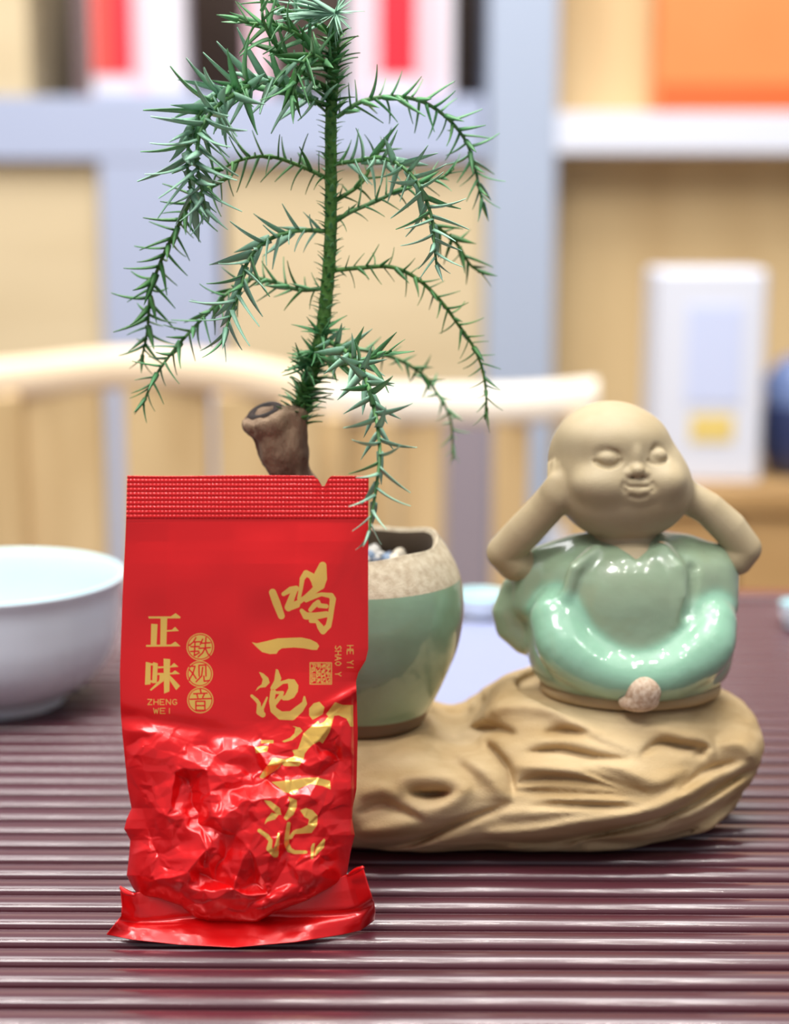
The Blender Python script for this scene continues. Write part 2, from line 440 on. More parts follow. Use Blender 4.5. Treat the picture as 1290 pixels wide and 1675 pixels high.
chair('light wooden chair with curved cream top rail, left of the plant trunk', [-170, -60, 60, 200, 330, 430, 505], [640, 628, 616, 602, 606, 622, 640], 66, 1.30, m_cream,
      [(-130, -60), (22, 166), (200, 344), (352, 474)], [-140, 8, 488], 'chairs behind the table')
chair('light wooden chair with bright top rail between plant and figurine head', [520, 620, 740, 860, 975], [655, 660, 662, 660, 650], 62, 1.42, mat('white_wood', (255, 246, 230), 0.35),
      [(556, 646), (650, 726), (806, 866)], [538, 955], 'chairs behind the table')

# ================================================================== TEA TRAY
m_slat = bpy.data.materials.new('maroon_slat'); m_slat.use_nodes = True
nt = m_slat.node_tree; b = nt.nodes['Principled BSDF']
tc = nt.nodes.new('ShaderNodeTexCoord'); mp = nt.nodes.new('ShaderNodeMapping'); mp.inputs['Scale'].default_value = (6, 220, 220)
n1 = nt.nodes.new('ShaderNodeTexNoise'); n1.inputs['Scale'].default_value = 2.0; n1.inputs['Detail'].default_value = 4
rp = nt.nodes.new('ShaderNodeValToRGB'); rp.color_ramp.elements[0].color = lin((62, 24, 34)); rp.color_ramp.elements[1].color = lin((88, 42, 52))
nt.links.new(tc.outputs['Object'], mp.inputs[0]); nt.links.new(mp.outputs[0], n1.inputs['Vector']); nt.links.new(n1.outputs[0], rp.inputs[0])
nt.links.new(rp.outputs[0], b.inputs['Base Color'])
b.inputs['Roughness'].default_value = 0.34; b.inputs['Coat Weight'].default_value = 0.7; b.inputs['Coat Roughness'].default_value = 0.10
m_under = mat('dark_tray_base', (24, 12, 16), 0.7)
PI_T = 0.0098; y_first = 0.235; nsl = 47
TR = math.radians(-0.55)
tray = thing('tea_tray', 'maroon slatted tea tray under the packet and ceramic ornaments', 'tray', (0, 0.45, -0.02))
tray.rotation_euler = (0, 0, TR)
def slat_mesh():
    hw, ht, L = 0.0042, 0.0058, 0.42; prof = []
    hw = 0.0036
    top = [(1.0, -0.0010), (1.0, 0.0010), (0.98, 0.0016), (0.93, 0.0021), (0.85, 0.0025), (0.7, 0.0029), (0.45, 0.0032), (0.2, 0.00335)]
    prof = [(a_*hw, z_) for a_, z_ in top]+[(0.0, 0.0034)]+[(-a_*hw, z_) for a_, z_ in top[::-1]]
    prof += [(-hw*0.9, -0.0035), (hw*0.9, -0.0035)]
    V = []; n = len(prof)
    for x, sc in ((-L, 0.9), (-L+0.001, 1), (L-0.001, 1), (L, 0.9)):
        V += [(x, p[0]*sc, p[1]*sc) for p in prof]
    Fl = [tuple(range(n))]+[tuple(3*n+k for k in range(n))[::-1]]
    for i in range(3):
        for k in range(n): Fl.append((i*n+k, i*n+(k+1) % n, (i+1)*n+(k+1) % n, (i+1)*n+k))
    me = py_mesh('slat', V, Fl)
    import bmesh
    bm = bmesh.new(); bm.from_mesh(me); bmesh.ops.recalc_face_normals(bm, faces=bm.faces); bm.to_mesh(me); bm.free()
    me.materials.append(m_slat); me.polygons.foreach_set('use_smooth', [len(p.vertices) == 4 for p in me.polygons]); return me
sm = slat_mesh()
for i in range(nsl):
    o = bpy.data.objects.new('slat', sm); C.objects.link(o); o.parent = tray
    o.location = (random.uniform(-0.002, 0.002), y_first+i*PI_T-0.45, 0.02-0.0034+random.uniform(-0.00012, 0.00002))
y_last = y_first+(nsl-1)*PI_T
def tray_part(name, a, b_, m, bev=0.001):
    me = MB().box(a, b_, bev); o = me.build(name, m, None); o.parent = tray; return o
tray_part('tray_base', (-0.44, y_first-0.45-0.01, 0.0), (0.44, y_last-0.45+0.012, 0.0125), m_under)
tray_part('frame_rail', (-0.44, y_last-0.45+0.0065, 0.0), (0.44, y_last-0.45+0.02, 0.0215), m_slat, 0.002)
for s in (-1, 1): tray_part('frame_rail', (s*0.425, y_first-0.45-0.01, 0.0), (s*0.44, y_last-0.45+0.006, 0.021), m_slat, 0.002)
tb = thing('tea_table', 'wooden tea table under the maroon slatted tray', 'table', (0, 0.4, -0.75))
m_tab = mat('table_wood', (110, 66, 58), 0.4)
MB().box((-0.7, 0.1, -0.06), (0.7, y_last+0.03, -0.0205), 0.004).build('table_top', m_tab, tb)
for sx in (-1, 1):
    for yy in (0.15, y_last-0.02): MB().box((sx*0.66-0.02, yy-0.02, -0.75), (sx*0.66+0.02, yy+0.02, -0.06), 0.003).build('leg', m_tab, tb)

# ================================================================== BOWL and far dishes
m_porc = mat('white_porcelain', (228, 238, 250), 0.18, coat=0.6, coat_rough=0.05)
m_porcin = mat('bright_porcelain_interior', (206, 240, 244), 0.15, coat=0.6)
def bowl(label, name, cx, cy, R, H_, rf, n=96, group=None):
    t = thing(name, label, 'bowl' if 'bowl' in name else 'cup', (cx, cy, 0), group)
    outer = [(0.0005, 0.0015), (rf*0.86, 0.0015), (rf*0.9, 0.0), (rf, 0.0), (rf*1.02, 0.004*H_/0.05), (rf*1.12, 0.09*H_), (R*0.72, 0.18*H_), (R*0.86, 0.34*H_), (R*0.925, 0.52*H_), (R*0.95, 0.72*H_), (R*0.965, 0.88*H_), (R*0.995, 0.97*H_), (R, 0.995*H_), (R*0.99, H_)]
    V, Fq = lathe(spline(outer[2:], 60), cx, cy, n); V0, F0 = lathe(outer[:3], cx, cy, n)
    link('outer_wall', np_mesh('outer_wall', np.vstack([V, V0]), np.vstack([Fq, F0+len(V)])), m_porc, t)
    inner = [(R*0.99, H_), (R*0.96, 0.985*H_), (R*0.92, 0.86*H_), (R*0.88, 0.5*H_), (R*0.72, 0.24*H_), (R*0.4, 0.13*H_), (0.0005, 0.11*H_)]
    V, Fq = lathe(spline(inner, 50), cx, cy, n)
    link('inner_wall', np_mesh('inner_wall', V, Fq), m_porcin, t)
    return t
by = 0.545
bc = at(-8, 940, by); s_ = mpp(by)
bowl('white porcelain tea bowl at the left edge of the tray', 'porcelain_bowl', bc[0], by, 212*s_, bc[2], 105*s_)
dy = 0.655; dc = at(785, 965, dy)
bowl('small pale porcelain dish between the flowerpot and the figurine', 'porcelain_cup', dc[0], dy, 50*mpp(dy), 0.011, 34*mpp(dy), 48)
dc = at(1295, 985, dy)
bowl('small white porcelain cup at the far right end of the tray', 'porcelain_cup', dc[0], dy-0.01, 30*mpp(dy), 0.010, 20*mpp(dy), 48)

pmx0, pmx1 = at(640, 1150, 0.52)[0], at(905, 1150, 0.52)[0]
pm_ = MB().box((pmx0, 0.484, 0.0002), (pmx1, 0.643, 0.0022), 0.0008).build('lavender_sheet', mat('pale_lavender_surface', (140, 147, 182), 0.6))  # thin sheet added to give the lavender patch on the tray
tag(pm_, 'thin pale lavender sheet lying on the tray behind the flowerpot and figurine', 'mat')

# ================================================================== ROCK-LIKE CLAY BASE
Y0 = 0.438
def X(px, Y=Y0): return (px-W/2)*Y/(F*cp)*1.0
POTX = at(588, 885, 0.436)[0]; ZF = 0.0283
FIGX = at(1032, 1100, 0.436)[0]; ZB = at(1030, 1163, 0.436-118*0.436/(F*cp))[2]-0.0002
def blur_(A, n):
    for _ in range(n):
        A = (np.roll(A, 1, 0)+2*A+np.roll(A, -1, 0))/4; A = (np.roll(A, 1, 1)+2*A+np.roll(A, -1, 1))/4
    return A
def build_base():
    s = SDF()
    fx = lambda px: (px-645)*0.000166
    s.ell((fx(980), Y0+0.002, 0.018), (0.0418, 0.041, 0.0215))
    s.ell((fx(640), Y0-0.002, 0.015), (0.043, 0.038, 0.0165), k=0.012)
    s.ell((fx(800), Y0-0.002, 0.013), (0.06, 0.034, 0.0145), k=0.012)
    # seats of the figurine and of the pot
    s.ell((fx(1010), Y0+0.004, 0.029), (0.0300, 0.027, 0.0105), k=0.010)
    s.ell((fx(590), Y0, 0.020), (0.025, 0.024, 0.009), k=0.006)
    s.ell((fx(850), Y0-0.004, 0.029), (0.013, 0.016, 0.0095), k=0.008)
    s.ell((fx(1195), Y0-0.004, 0.024), (0.009, 0.018, 0.010), k=0.008)
    s.ell((fx(744), Y0+0.010, 0.036), (0.0085, 0.06, 0.0125), k=0.008, op='s')
    core = SDF(); core.pr = list(s.pr)
    cc = lambda p: (560+p[0]/1.817, 1080+p[1]/1.817)
    REL = []
    U = 1.0; G = 1.0
    for pts, r in (([(520, 318), (620, 322), (740, 345), (880, 385)], U), ([(740, 295), (830, 320), (920, 360), (1000, 340)], U),
                   ([(600, 410), (720, 412), (880, 425)], U*.8), ([(440, 515), (560, 505), (720, 478), (900, 450), (1000, 410), (1100, 350), (1200, 305)], U*1.25),
                   ([(50, 515), (130, 500), (220, 480)], U), ([(150, 400), (190, 350), (290, 345), (360, 375), (330, 420), (250, 455), (180, 430)], U*.8),
                   ([(100, 600), (260, 585), (450, 580), (640, 575)], U), ([(720, 575), (880, 575), (1020, 545), (1140, 470), (1200, 400)], U*1.2),
                   ([(390, 190), (470, 140), (600, 140), (700, 190), (790, 235), (870, 270)], U*.9), ([(560, 240), (660, 240), (760, 265), (850, 285)], U*.7),
                   ([(930, 195), (1010, 222), (1080, 240), (1100, 290)], U*.8), ([(1110, 250), (1190, 250), (1225, 300)], U),
                   ([(480, 460), (640, 450), (800, 450), (940, 420)], U*.9), ([(280, 240), (370, 290), (440, 350), (480, 410)], U*.9),
                   ([(50, 400), (120, 380), (160, 410)], U*.8), ([(950, 480), (1060, 440), (1150, 390), (1215, 350)], U*.8)):
        REL.append((np.array([cc(p) for p in spline(pts, len(pts)*4)]), 0.0024*r, 15.0))
    for pts, r in (([(510, 368), (600, 350), (720, 358), (880, 400)], G), ([(500, 388), (700, 398), (890, 404)], G*.8), ([(720, 330), (800, 362), (900, 396)], G*.9),
                   ([(420, 535), (600, 545), (760, 515), (900, 482), (1050, 425), (1205, 330)], G*1.3), ([(50, 560), (200, 545), (330, 490), (500, 425)], G*1.3),
                   ([(60, 600), (200, 575), (400, 556), (520, 548)], G), ([(700, 620), (705, 575), (730, 545), (900, 545), (1050, 500)], G),
                   ([(100, 628), (350, 605), (500, 620), (680, 605)], G*1.2), ([(600, 218), (660, 212), (730, 218)], G), ([(550, 275), (650, 268), (760, 290), (850, 300)], G*1.1),
                   ([(370, 205), (450, 202), (515, 222)], G), ([(430, 250), (490, 320), (510, 400)], G*1.3), ([(890, 280), (940, 248), (1020, 258), (1090, 262)], G*1.2),
                   ([(1040, 275), (1080, 272)], G), ([(50, 455), (110, 430), (160, 440), (230, 470)], G), ([(560, 435), (700, 432), (880, 438)], G*.8),
                   ([(1000, 390), (1080, 330), (1180, 300)], G), ([(800, 600), (950, 585), (1080, 560), (1170, 450)], G), ([(200, 395), (260, 400), (320, 395)], G*2.2)):
        REL.append((np.array([cc(p) for p in spline(pts, len(pts)*4)]), -0.0031*r, 7.0))
    # carved relief: ridges and creases drawn on a 2 px lattice facing the front, then applied as depth
    rx0, ry0, st = 540, 1080, 2.0
    gx_, gy_ = np.meshgrid(np.arange(rx0, 1260, st), np.arange(ry0, 1470, st)); RH = np.zeros(gx_.shape)
    up_ = np.zeros(gx_.shape); dn_ = np.zeros(gx_.shape)
    for Pl, A_, w_ in REL:
        d = np.full(gx_.shape, 1e9); tt_ = np.zeros(gx_.shape); n_ = len(Pl)
        for i in range(n_-1):
            a, b_ = Pl[i], Pl[i+1]; bb = b_-a; L2 = max(bb@bb, 1e-9); h_ = np.clip(((gx_-a[0])*bb[0]+(gy_-a[1])*bb[1])/L2, 0, 1)
            e_ = np.hypot(gx_-a[0]-h_*bb[0], gy_-a[1]-h_*bb[1]); m_ = e_ < d; d = np.where(m_, e_, d); tt_ = np.where(m_, (i+h_)/(n_-1), tt_)
        tap = np.sin(PI*np.clip(tt_*0.96+0.02, 0, 1))**0.5
        if A_ > 0: up_ = np.maximum(up_, A_*tap*np.exp(-(d/(w_*(0.5+0.5*tap)))**2))
        else: dn_ = np.minimum(dn_, A_*tap*np.exp(-np.abs(d/(w_*(0.45+0.55*tap)))**1.4))
    RH = up_+dn_-0.0004
    RH = blur_(RH, 1)
    def relief(P):
        dz = P[..., 2]-CAMH; dep = P[..., 1]*cp-dz*sp; px = W/2+P[..., 0]*F/dep; py = Hh/2-(P[..., 1]*sp+dz*cp)*F/dep
        u = np.clip((px-rx0)/st, 0, RH.shape[1]-1.01); v = np.clip((py-ry0)/st, 0, RH.shape[0]-1.01); i = u.astype(int); j = v.astype(int); fu = u-i; fv = v-j
        r = (RH[j, i]*(1-fu)+RH[j, i+1]*fu)*(1-fv)+(RH[j+1, i]*(1-fu)+RH[j+1, i+1]*fu)*fv
        return -r*np.clip((Y0+0.012-P[..., 1])/0.012, 0, 1)*np.clip((P[..., 2]-0.001)/0.006, 0, 1)
    s.fn(relief, op='d')
    # grain running along the whole body, so the back and sides are carved too
    def grain(P):
        q = P.copy(); q[..., 0] = q[..., 0]*0.28; q[..., 2] = q[..., 2]*1.25-P[..., 0]*0.10; q[..., 1] = q[..., 1]*0.8
        v = vnoise(q, 120, 3, 3); fine = vnoise(q, 420, 5, 2)
        top = np.clip((P[..., 2]-0.030)/0.004, 0, 1)
        back = np.clip((P[..., 1]-Y0)/0.01, 0.0, 1)
        return (np.abs(v)*0.0024-0.0008)*(0.45+0.9*back)*(1-top*0.7)+fine*0.00022
    s.fn(grain, op='d')
    s.fn(lambda P: -(P[..., 2]-0.0002), k=0.0015, op='i')
    def seats(P):
        a = np.maximum(np.hypot(P[..., 0]-POTX, P[..., 1]-0.436)-0.0215, ZF-P[..., 2])
        b = np.maximum((np.sqrt(((P[..., 0]-FIGX)/0.0315)**2+((P[..., 1]-0.4345)/0.0250)**2)-1)*0.025, ZB-P[..., 2])
        return np.minimum(a, b)
    s.fn(seats, k=0.0012, op='s')
    h = 0.0006
    D, lo = s.grid((fx(340), Y0-0.046, -0.001), (fx(1262), Y0+0.048, 0.046), h)
    V, Fq = nets(D, lo, h, 1)
    return s, V, Fq
bs, V, Fq = build_base()
m_clay = mat('tan_clay', (202, 178, 138), 0.78, var=(174, 146, 102), vscale=55, bump=0.35, bscale=2600, spec=0.3, stretch=(0.5, 1, 2))
base = link('driftwood_ornament', np_mesh('driftwood_ornament', V, Fq), m_clay)
tag(base, 'tan ridged clay base shaped like driftwood beneath the flowerpot and figurine', 'ornament')

# ================================================================== FIGURINE
YF = 0.436
sF = YF/(F*cp)                                     # metres per picture pixel near the figurine
def fp(px, py, d=0.0): return at(px, py, YF+d*sF)   # d in pixel-sized units, negative = nearer
def fcap(*pts): return [(*fp(x, y, d), r*sF) for (x, y, d, r) in pts]
m_skin = mat('beige_clay', (184, 168, 136), 0.5, var=(172, 154, 120), vscale=60, bump=0.12, bscale=3000, spec=0.35)
m_foot = mat('speckled_clay', (216, 196, 172), 0.6, var=(180, 150, 124), vscale=900, spec=0.35)
fig = thing('ceramic_figurine', 'seated bald child figurine in glossy celadon robe with hands covering its ears', 'figurine', tuple(fp(1030, 1150)))
e = lambda r: np.array(r)*sF
hd = SDF()
hd.ell(fp(996, 752, 6), e((100, 98, 96)))
hd.ell(fp(1026, 806, -8), e((90, 84, 78)), k=0.010)
hd.ell(fp(1078, 800, -34), e((42, 46, 40)), k=0.008)
hd.ell(fp(975, 806, -40), e((40, 40, 38)), k=0.008)
head0 = SDF(); head0.pr = list(hd.pr)
def on(px, py, off=0.0):
    h = head0.hit(px, py); r = ray(px, py); r /= np.linalg.norm(r)
    return h + r*off*sF
# face: brow hollows, lids, nose, lips
for (x, y) in ((994, 743), (1074, 739)):
    hd.ell(on(x, y-3, -2), e((27, 11, 17)), k=9*sF, op='s')
hd.ell(on(986, 792, 16), e((44, 30, 27)), k=20*sF)
hd.ell(on(1088, 788, 16), e((30, 30, 26)), k=18*sF)
hd.ell(fp(1004, 716, -22), e((80, 70, 44)), k=22*sF)
for (x, y, w) in ((994, 749, 19), (1074, 745, 17)):
    hd.ell(on(x, y, 7 if x < 1040 else 8), e((w-1, 14, 12)), k=3*sF)
h2 = SDF(); h2.pr = list(hd.pr); head0 = h2
def arc(pts, r, k, op, off=0.0):
    P = [(*on(x, y, off), r*sF) for x, y in spline(pts, 12)]; hd.cap(P, k=k*sF, op=op)
arc([(973, 755), (983, 761), (995, 764), (1007, 761), (1015, 754)], 4.0, 1.5, 's', 1)
arc([(1060, 754), (1067, 758), (1075, 759), (1083, 757), (1089, 753)], 2.8, 3, 's', 1)
hd.ell(on(1040, 752, 8), e((9, 12, 22)), k=8*sF)
hd.ell(on(1041, 769, 1), e((13, 15, 11)), k=5*sF)
for dx in (-13, 13): hd.ell(on(1041+dx, 774, 3), e((8, 9, 7)), k=4*sF)
for dx in (-7, 8): hd.ell(on(1041+dx, 781, 1), e((3.5, 6, 2.5)), k=2*sF, op='s')
hd.ell(on(1044, 804, 10), e((27, 14, 18)), k=12*sF)
mo = SDF(); mo.pr = list(hd.pr); head0 = mo
arc([(1023, 793), (1032, 796), (1044, 797), (1056, 796), (1066, 793)], 2.8, 3, 's')
arc([(1020, 790), (1018, 798), (1022, 804)], 2.4, 4, 's')
arc([(1068, 790), (1071, 798), (1067, 803)], 2.4, 4, 's')
arc([(1032, 791), (1044, 790), (1056, 791)], 2.2, 5, 'u', 1)
arc([(1033, 803), (1044, 805), (1055, 803)], 3.6, 5, 'u', 2)
arc([(1032, 812), (1044, 815), (1056, 812)], 2.0, 5, 's')
# neck and chest
hd.cap(fcap((1020, 860, 0, 50), (1022, 915, -14, 52)), k=8*sF)
hd.ell(fp(1030, 925, -42), e((60, 50, 42)), k=8*sF)
# arms: upper arm out of the sleeve, elbow, forearm up, hand over the ear
hd.cap(fcap((880, 935, 6, 24), (842, 920, -2, 31), (824, 903, -8, 29), (856, 870, -22, 30), (890, 834, -34, 29), (908, 812, -42, 29)), k=10*sF)
hd.cap(fcap((1175, 925, 6, 22), (1203, 912, 2, 30), (1217, 897, -2, 28), (1192, 864, -4, 29), (1158, 832, -6, 27), (1122, 812, -4, 27)), k=10*sF)
# palm and fingers of each hand (fingers point up and back along the head)
hd.ell(fp(914, 802, -52), e((26, 16, 30)), k=9*sF)
for k_, (x, y, d) in enumerate(((900, 760, -22), (907, 757, -33), (916, 762, -44), (925, 772, -52))):
    hd.cap(fcap((908+k_*5, 800, -50, 8.5), ((908+k_*5+x)/2-2, (798+y)/2, (d-50)/2-4, 8), (x, y, d, 6)), k=4*sF)
hd.cap(fcap((920, 812, -56, 10), (934, 806, -62, 9), (940, 794, -62, 6)), k=4*sF)
hd.ell(fp(1117, 798, -4), e((18, 20, 22)), k=7*sF)
for k_, (x, y, d) in enumerate(((1106, 752, 10), (1110, 754, -2), (1113, 760, -14), (1115, 768, -24))):
    hd.cap(fcap((1116, 796, 2-6*k_, 8), ((1118+x)/2+3, (796+y)/2, d, 7.5), (x, y, d, 5.5)), k=4*sF)
hd.cap(fcap((1118, 806, -14, 9), (1112, 812, -26, 8), (1104, 808, -34, 6)), k=4*sF)
h = 0.00042
lo_ = fp(782, 970, 130); lo_ = np.array([fp(782, 800, 0)[0], YF-0.026, fp(1000, 972, -100)[2]]); hi_ = np.array([fp(1258, 800, 0)[0], YF+0.022, fp(1000, 640, 0)[2]+0.001])
D, lo = hd.grid(lo_, hi_, h)
V, Fq = nets(D, lo, h, 1)
link('body', np_mesh('body', V, Fq), m_skin, fig, label='bare beige clay head, neck and raised arms with closed smiling eyes')

rb = SDF()
rb.ell(fp(1030, 1010, 5), e((172, 118, 142)))
rb.ell(fp(1030, 930, 8), e((158, 92, 54)), k=40*sF)                      # shoulders
rb.ell(fp(1030, 1075, -10), e((166, 128, 92)), k=30*sF)
rb.ell(fp(1028, 985, -62), e((82, 58, 84)), k=30*sF)                      # belly
rb.cap(fcap((885, 914, 4, 22), (940, 898, 2, 24), (1120, 898, 2, 24), (1168, 912, 4, 22)), k=14*sF)
rb.cap(fcap((872, 940, 6, 34), (868, 985, 0, 30)), k=18*sF)               # left sleeve
rb.cap(fcap((1166, 935, 0, 42), (1170, 985, -18, 36)), k=16*sF)           # right sleeve
rb.cap(fcap((838, 960, 30, 18), (826, 1000, 30, 22), (832, 1028, 30, 22), (858, 1045, 24, 26)), k=12*sF)   # trailing sleeve end
LEG = [(912, 1012, -62, 46), (928, 1060, -92, 46), (985, 1098, -112, 40), (1045, 1108, -118, 36), (1100, 1096, -112, 40), (1150, 1060, -92, 46), (1160, 1020, -62, 44)]
LEG = [tuple(q) for q in spline(LEG, 30)]
rb.cap(fcap(*LEG), k=16*sF)
rb.ell(fp(852, 1000, 24), e((34, 24, 52)), k=14*sF)
rb.cap(fcap((1082, 900, -56, 12), (1106, 930, -82, 13), (1112, 975, -96, 11), (1100, 1020, -100, 7)), k=12*sF)   # right lapel
rb.cap(fcap((975, 900, -60, 10), (940, 930, -80, 11), (925, 975, -84, 8)), k=14*sF)
rb.cap(fcap((1132, 930, -70, 6), (1128, 975, -88, 9), (1120, 1005, -98, 6)), k=12*sF, op='s')                   # crease between sleeve and chest
rb.cap(fcap((915, 930, -72, 5), (905, 958, -80, 7)), k=14*sF, op='s')
# neckline: V-shaped opening
def vneck(P):
    px = (P[..., 0]/(sF)) + 645; z = P[..., 2]; zt_ = fp(1034, 914, -80)[2]
    w = (z-zt_)/sF*1.35
    d = (np.abs(px-1030)-w)/1.7*sF
    return np.maximum(d, P[..., 1]-(YF-20*sF))
rb.fn(vneck, k=5*sF, op='s')
zbot = fp(1030, 1163, -118)[2]
rb.fn(lambda P: -(P[..., 2]-zbot-0.0012-0.0006*np.sin(P[..., 0]*160)), k=0.004, op='i')
rb.fn(lambda P: vnoise(P, 260, 9, 2)*0.00012, op='d')
h = 0.00055
D, lo = rb.grid([fp(790, 1000, 0)[0], YF-0.030, zbot-0.001], [fp(1226, 1000, 0)[0], YF+0.026, fp(1030, 862, 0)[2]], h)
V, Fq = nets(D, lo, h, 2)
me = np_mesh('robe', V, Fq)
# glaze runs thick and minty over the folded legs, thin and olive over the chest
L = np.array(fcap(*LEG)); dl = SDF._one(('c', L), V.astype(float))/sF
mint = np.clip(1-dl/26, 0, 1); mint = mint*mint*(3-2*mint)
a = me.attributes.new('glaze_thickness', 'FLOAT', 'POINT'); a.data.foreach_set('value', mint.astype(np.float32))
def celadon(name, attr=None, cA=(150, 166, 136), cB=(144, 194, 166)):
    m = mat(name, cA, 0.30, coat=1.0, coat_rough=0.03, sss=0.2, bump=0.10, bscale=330)
    nt = m.node_tree; b = nt.nodes['Principled BSDF']
    mx = nt.nodes.new('ShaderNodeMix'); mx.data_type = 'RGBA'
    mx.inputs[6].default_value = lin(cA); mx.inputs[7].default_value = lin(cB)
    tc = nt.nodes.new('ShaderNodeTexCoord'); n = nt.nodes.new('ShaderNodeTexNoise'); n.inputs['Scale'].default_value = 70; n.inputs['Detail'].default_value = 3
    nt.links.new(tc.outputs['Object'], n.inputs['Vector'])
    if attr:
        at_ = nt.nodes.new('ShaderNodeAttribute'); at_.attribute_name = attr
        mm = nt.nodes.new('ShaderNodeMath'); mm.operation = 'MULTIPLY_ADD'; mm.inputs[1].default_value = 0.5; mm.use_clamp = True
        sb = nt.nodes.new('ShaderNodeMath'); sb.operation = 'SUBTRACT'; sb.inputs[1].default_value = 0.35
        nt.links.new(n.outputs[0], mm.inputs[0]); nt.links.new(at_.outputs['Fac'], sb.inputs[0]); nt.links.new(at_.outputs['Fac'], mm.inputs[2])
        m2 = nt.nodes.new('ShaderNodeMath'); m2.operation = 'SUBTRACT'; m2.inputs[1].default_value = 0.12; m2.use_clamp = True
        nt.links.new(mm.outputs[0], m2.inputs[0]); nt.links.new(m2.outputs[0], mx.inputs[0])
    else: nt.links.new(n.outputs[0], mx.inputs[0])
    nt.links.new(mx.outputs[2], b.inputs['Base Color']); return m
m_cel = celadon('celadon_glaze', 'glaze_thickness')
link('robe', me, m_cel, fig, label='glossy pale green celadon robe over crossed legs')
# unglazed foot ring and the toes peeping out
ft = SDF(); ft.ell(fp(1030, 1120, -8), e((150, 116, 60)))
ft.fn(lambda P: P[..., 2]-zbot-0.0036, k=0.001, op='i'); ft.fn(lambda P: -(P[..., 2]-zbot), k=0.001, op='i')
D, lo = ft.grid([fp(850, 1000, 0)[0], YF-0.026, zbot-0.001], [fp(1200, 1000, 0)[0], YF+0.024, zbot+0.006], 0.0006)
V, Fq = nets(D, lo, 0.0006, 1); link('foot_ring', np_mesh('foot_ring', V, Fq), m_clay, fig, label='unglazed tan underside rim')
tt = SDF(); tt.ell(fp(1052, 1131, -146), e((28, 20, 27))); tt.ell(fp(1044, 1148, -140), e((32, 20, 16)), k=8*sF)
tt.fn(lambda P: -(P[..., 2]-zbot), k=0.001, op='i')
c_ = fp(1050, 1132, -146); D, lo = tt.grid(c_-0.0075, c_+0.0075, 0.0003); V, Fq = nets(D, lo, 0.0003, 1)
link('foot', np_mesh('foot', V, Fq), m_foot, fig, label='speckled pale clay foot between the crossed legs')

# ================================================================== POTTED CONIFER
YP = 0.436; sP = YP/(F*cp)
pc = at(588, 885, YP); zr = pc[2]; zf = 0.0285
plant = thing('potted_conifer', 'small spiky conifer in a round celadon flowerpot with bare clay rim', 'potted plant', (pc[0], YP, zf))
R_ = 172*sP; zm = 0.0615; zg = 0.0690
prof = spline([(0.0165, zf), (0.0178, zf+0.0012), (0.0190, zf+0.004), (0.0222, 0.0385), (0.0262, 0.0480), (R_*0.985, 0.0555), (R_, zm), (R_*0.965, zg), (R_*0.86, 0.0750), (R_*0.765, zr-0.0006), (R_*0.735, zr+0.0003), (R_*0.70, zr-0.0008)], 90)
def rimwob(r, z, th):
    k = np.clip((z-zg)/(zr-zg), 0, 1)
    return r*(1+0.006*np.sin(3*th+1)*k), z+k*(0.0012*np.sin(th*2+0.7)+0.0006*np.sin(th*5))
V, Fq = lathe(prof, pc[0], YP, 128, rimwob)
rowz = prof[:, 1]; ig = int(np.argmax(rowz > zg)); jf = int(np.argmax(rowz > zf+0.004))
fr = np.arange(len(Fq))//128
m_cel2 = celadon('celadon_pot_glaze', None, (126, 150, 118), (140, 174, 146))
m_rim = mat('grey_beige_clay', (200, 188, 162), 0.75, var=(176, 160, 134), vscale=500, bump=0.3, bscale=2500, spec=0.3)
m_brown = mat('brown_clay', (120, 98, 74), 0.7, bump=0.2, bscale=2500)
def sub(V, Fq): u, inv = np.unique(Fq, return_inverse=True); return V[u], inv.reshape(Fq.shape)
for nm, a0, a1, m in (('foot_ring', 0, jf, m_brown), ('glazed_body', jf, ig, m_cel2), ('clay_rim', ig, 999, m_rim)):
    v, f = sub(V, Fq[(fr >= a0) & (fr < a1)]); link(nm, np_mesh(nm, v, f), m, plant)
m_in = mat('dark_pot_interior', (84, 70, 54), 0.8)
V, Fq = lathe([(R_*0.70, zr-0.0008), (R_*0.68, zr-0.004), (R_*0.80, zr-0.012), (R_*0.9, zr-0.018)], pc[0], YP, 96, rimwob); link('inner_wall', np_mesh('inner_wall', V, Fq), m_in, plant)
zs_ = zr-0.0085
V, Fq = lathe([(0.0003, zs_+0.001), (R_*0.3, zs_+0.0008), (R_*0.6, zs_), (R_*0.82, zs_-0.001)], pc[0], YP, 48, lambda r, z, th: (r, z+0.0008*np.sin(r*900+3*th)))
link('soil', np_mesh('soil', V, Fq), mat('black_soil', (34, 26, 20), 0.95, bump=0.8, bscale=900), plant)
def blob_mesh(name, seed):
    import bmesh
    bm = bmesh.new(); bmesh.ops.create_icosphere(bm, subdivisions=2, radius=1)
    for v in bm.verts: v.co *= 1+0.22*noise.noise(v.co*1.3+Vector((seed*7, 0, 0)))
    me = bpy.data.meshes.new(name); bm.to_mesh(me); bm.free(); me.polygons.foreach_set('use_smooth', [True]*len(me.polygons)); return me
peb = [blob_mesh('pebble', k) for k in range(4)]
pm = [mat('blue_grey_pebble', (112, 132, 156), 0.5), mat('pale_pebble', (196, 192, 184), 0.5), mat('slate_pebble', (84, 92, 106), 0.5), mat('cream_pebble', (220, 208, 186), 0.5)]
for i, me in enumerate(peb): me.materials.append(pm[i])
k = 0
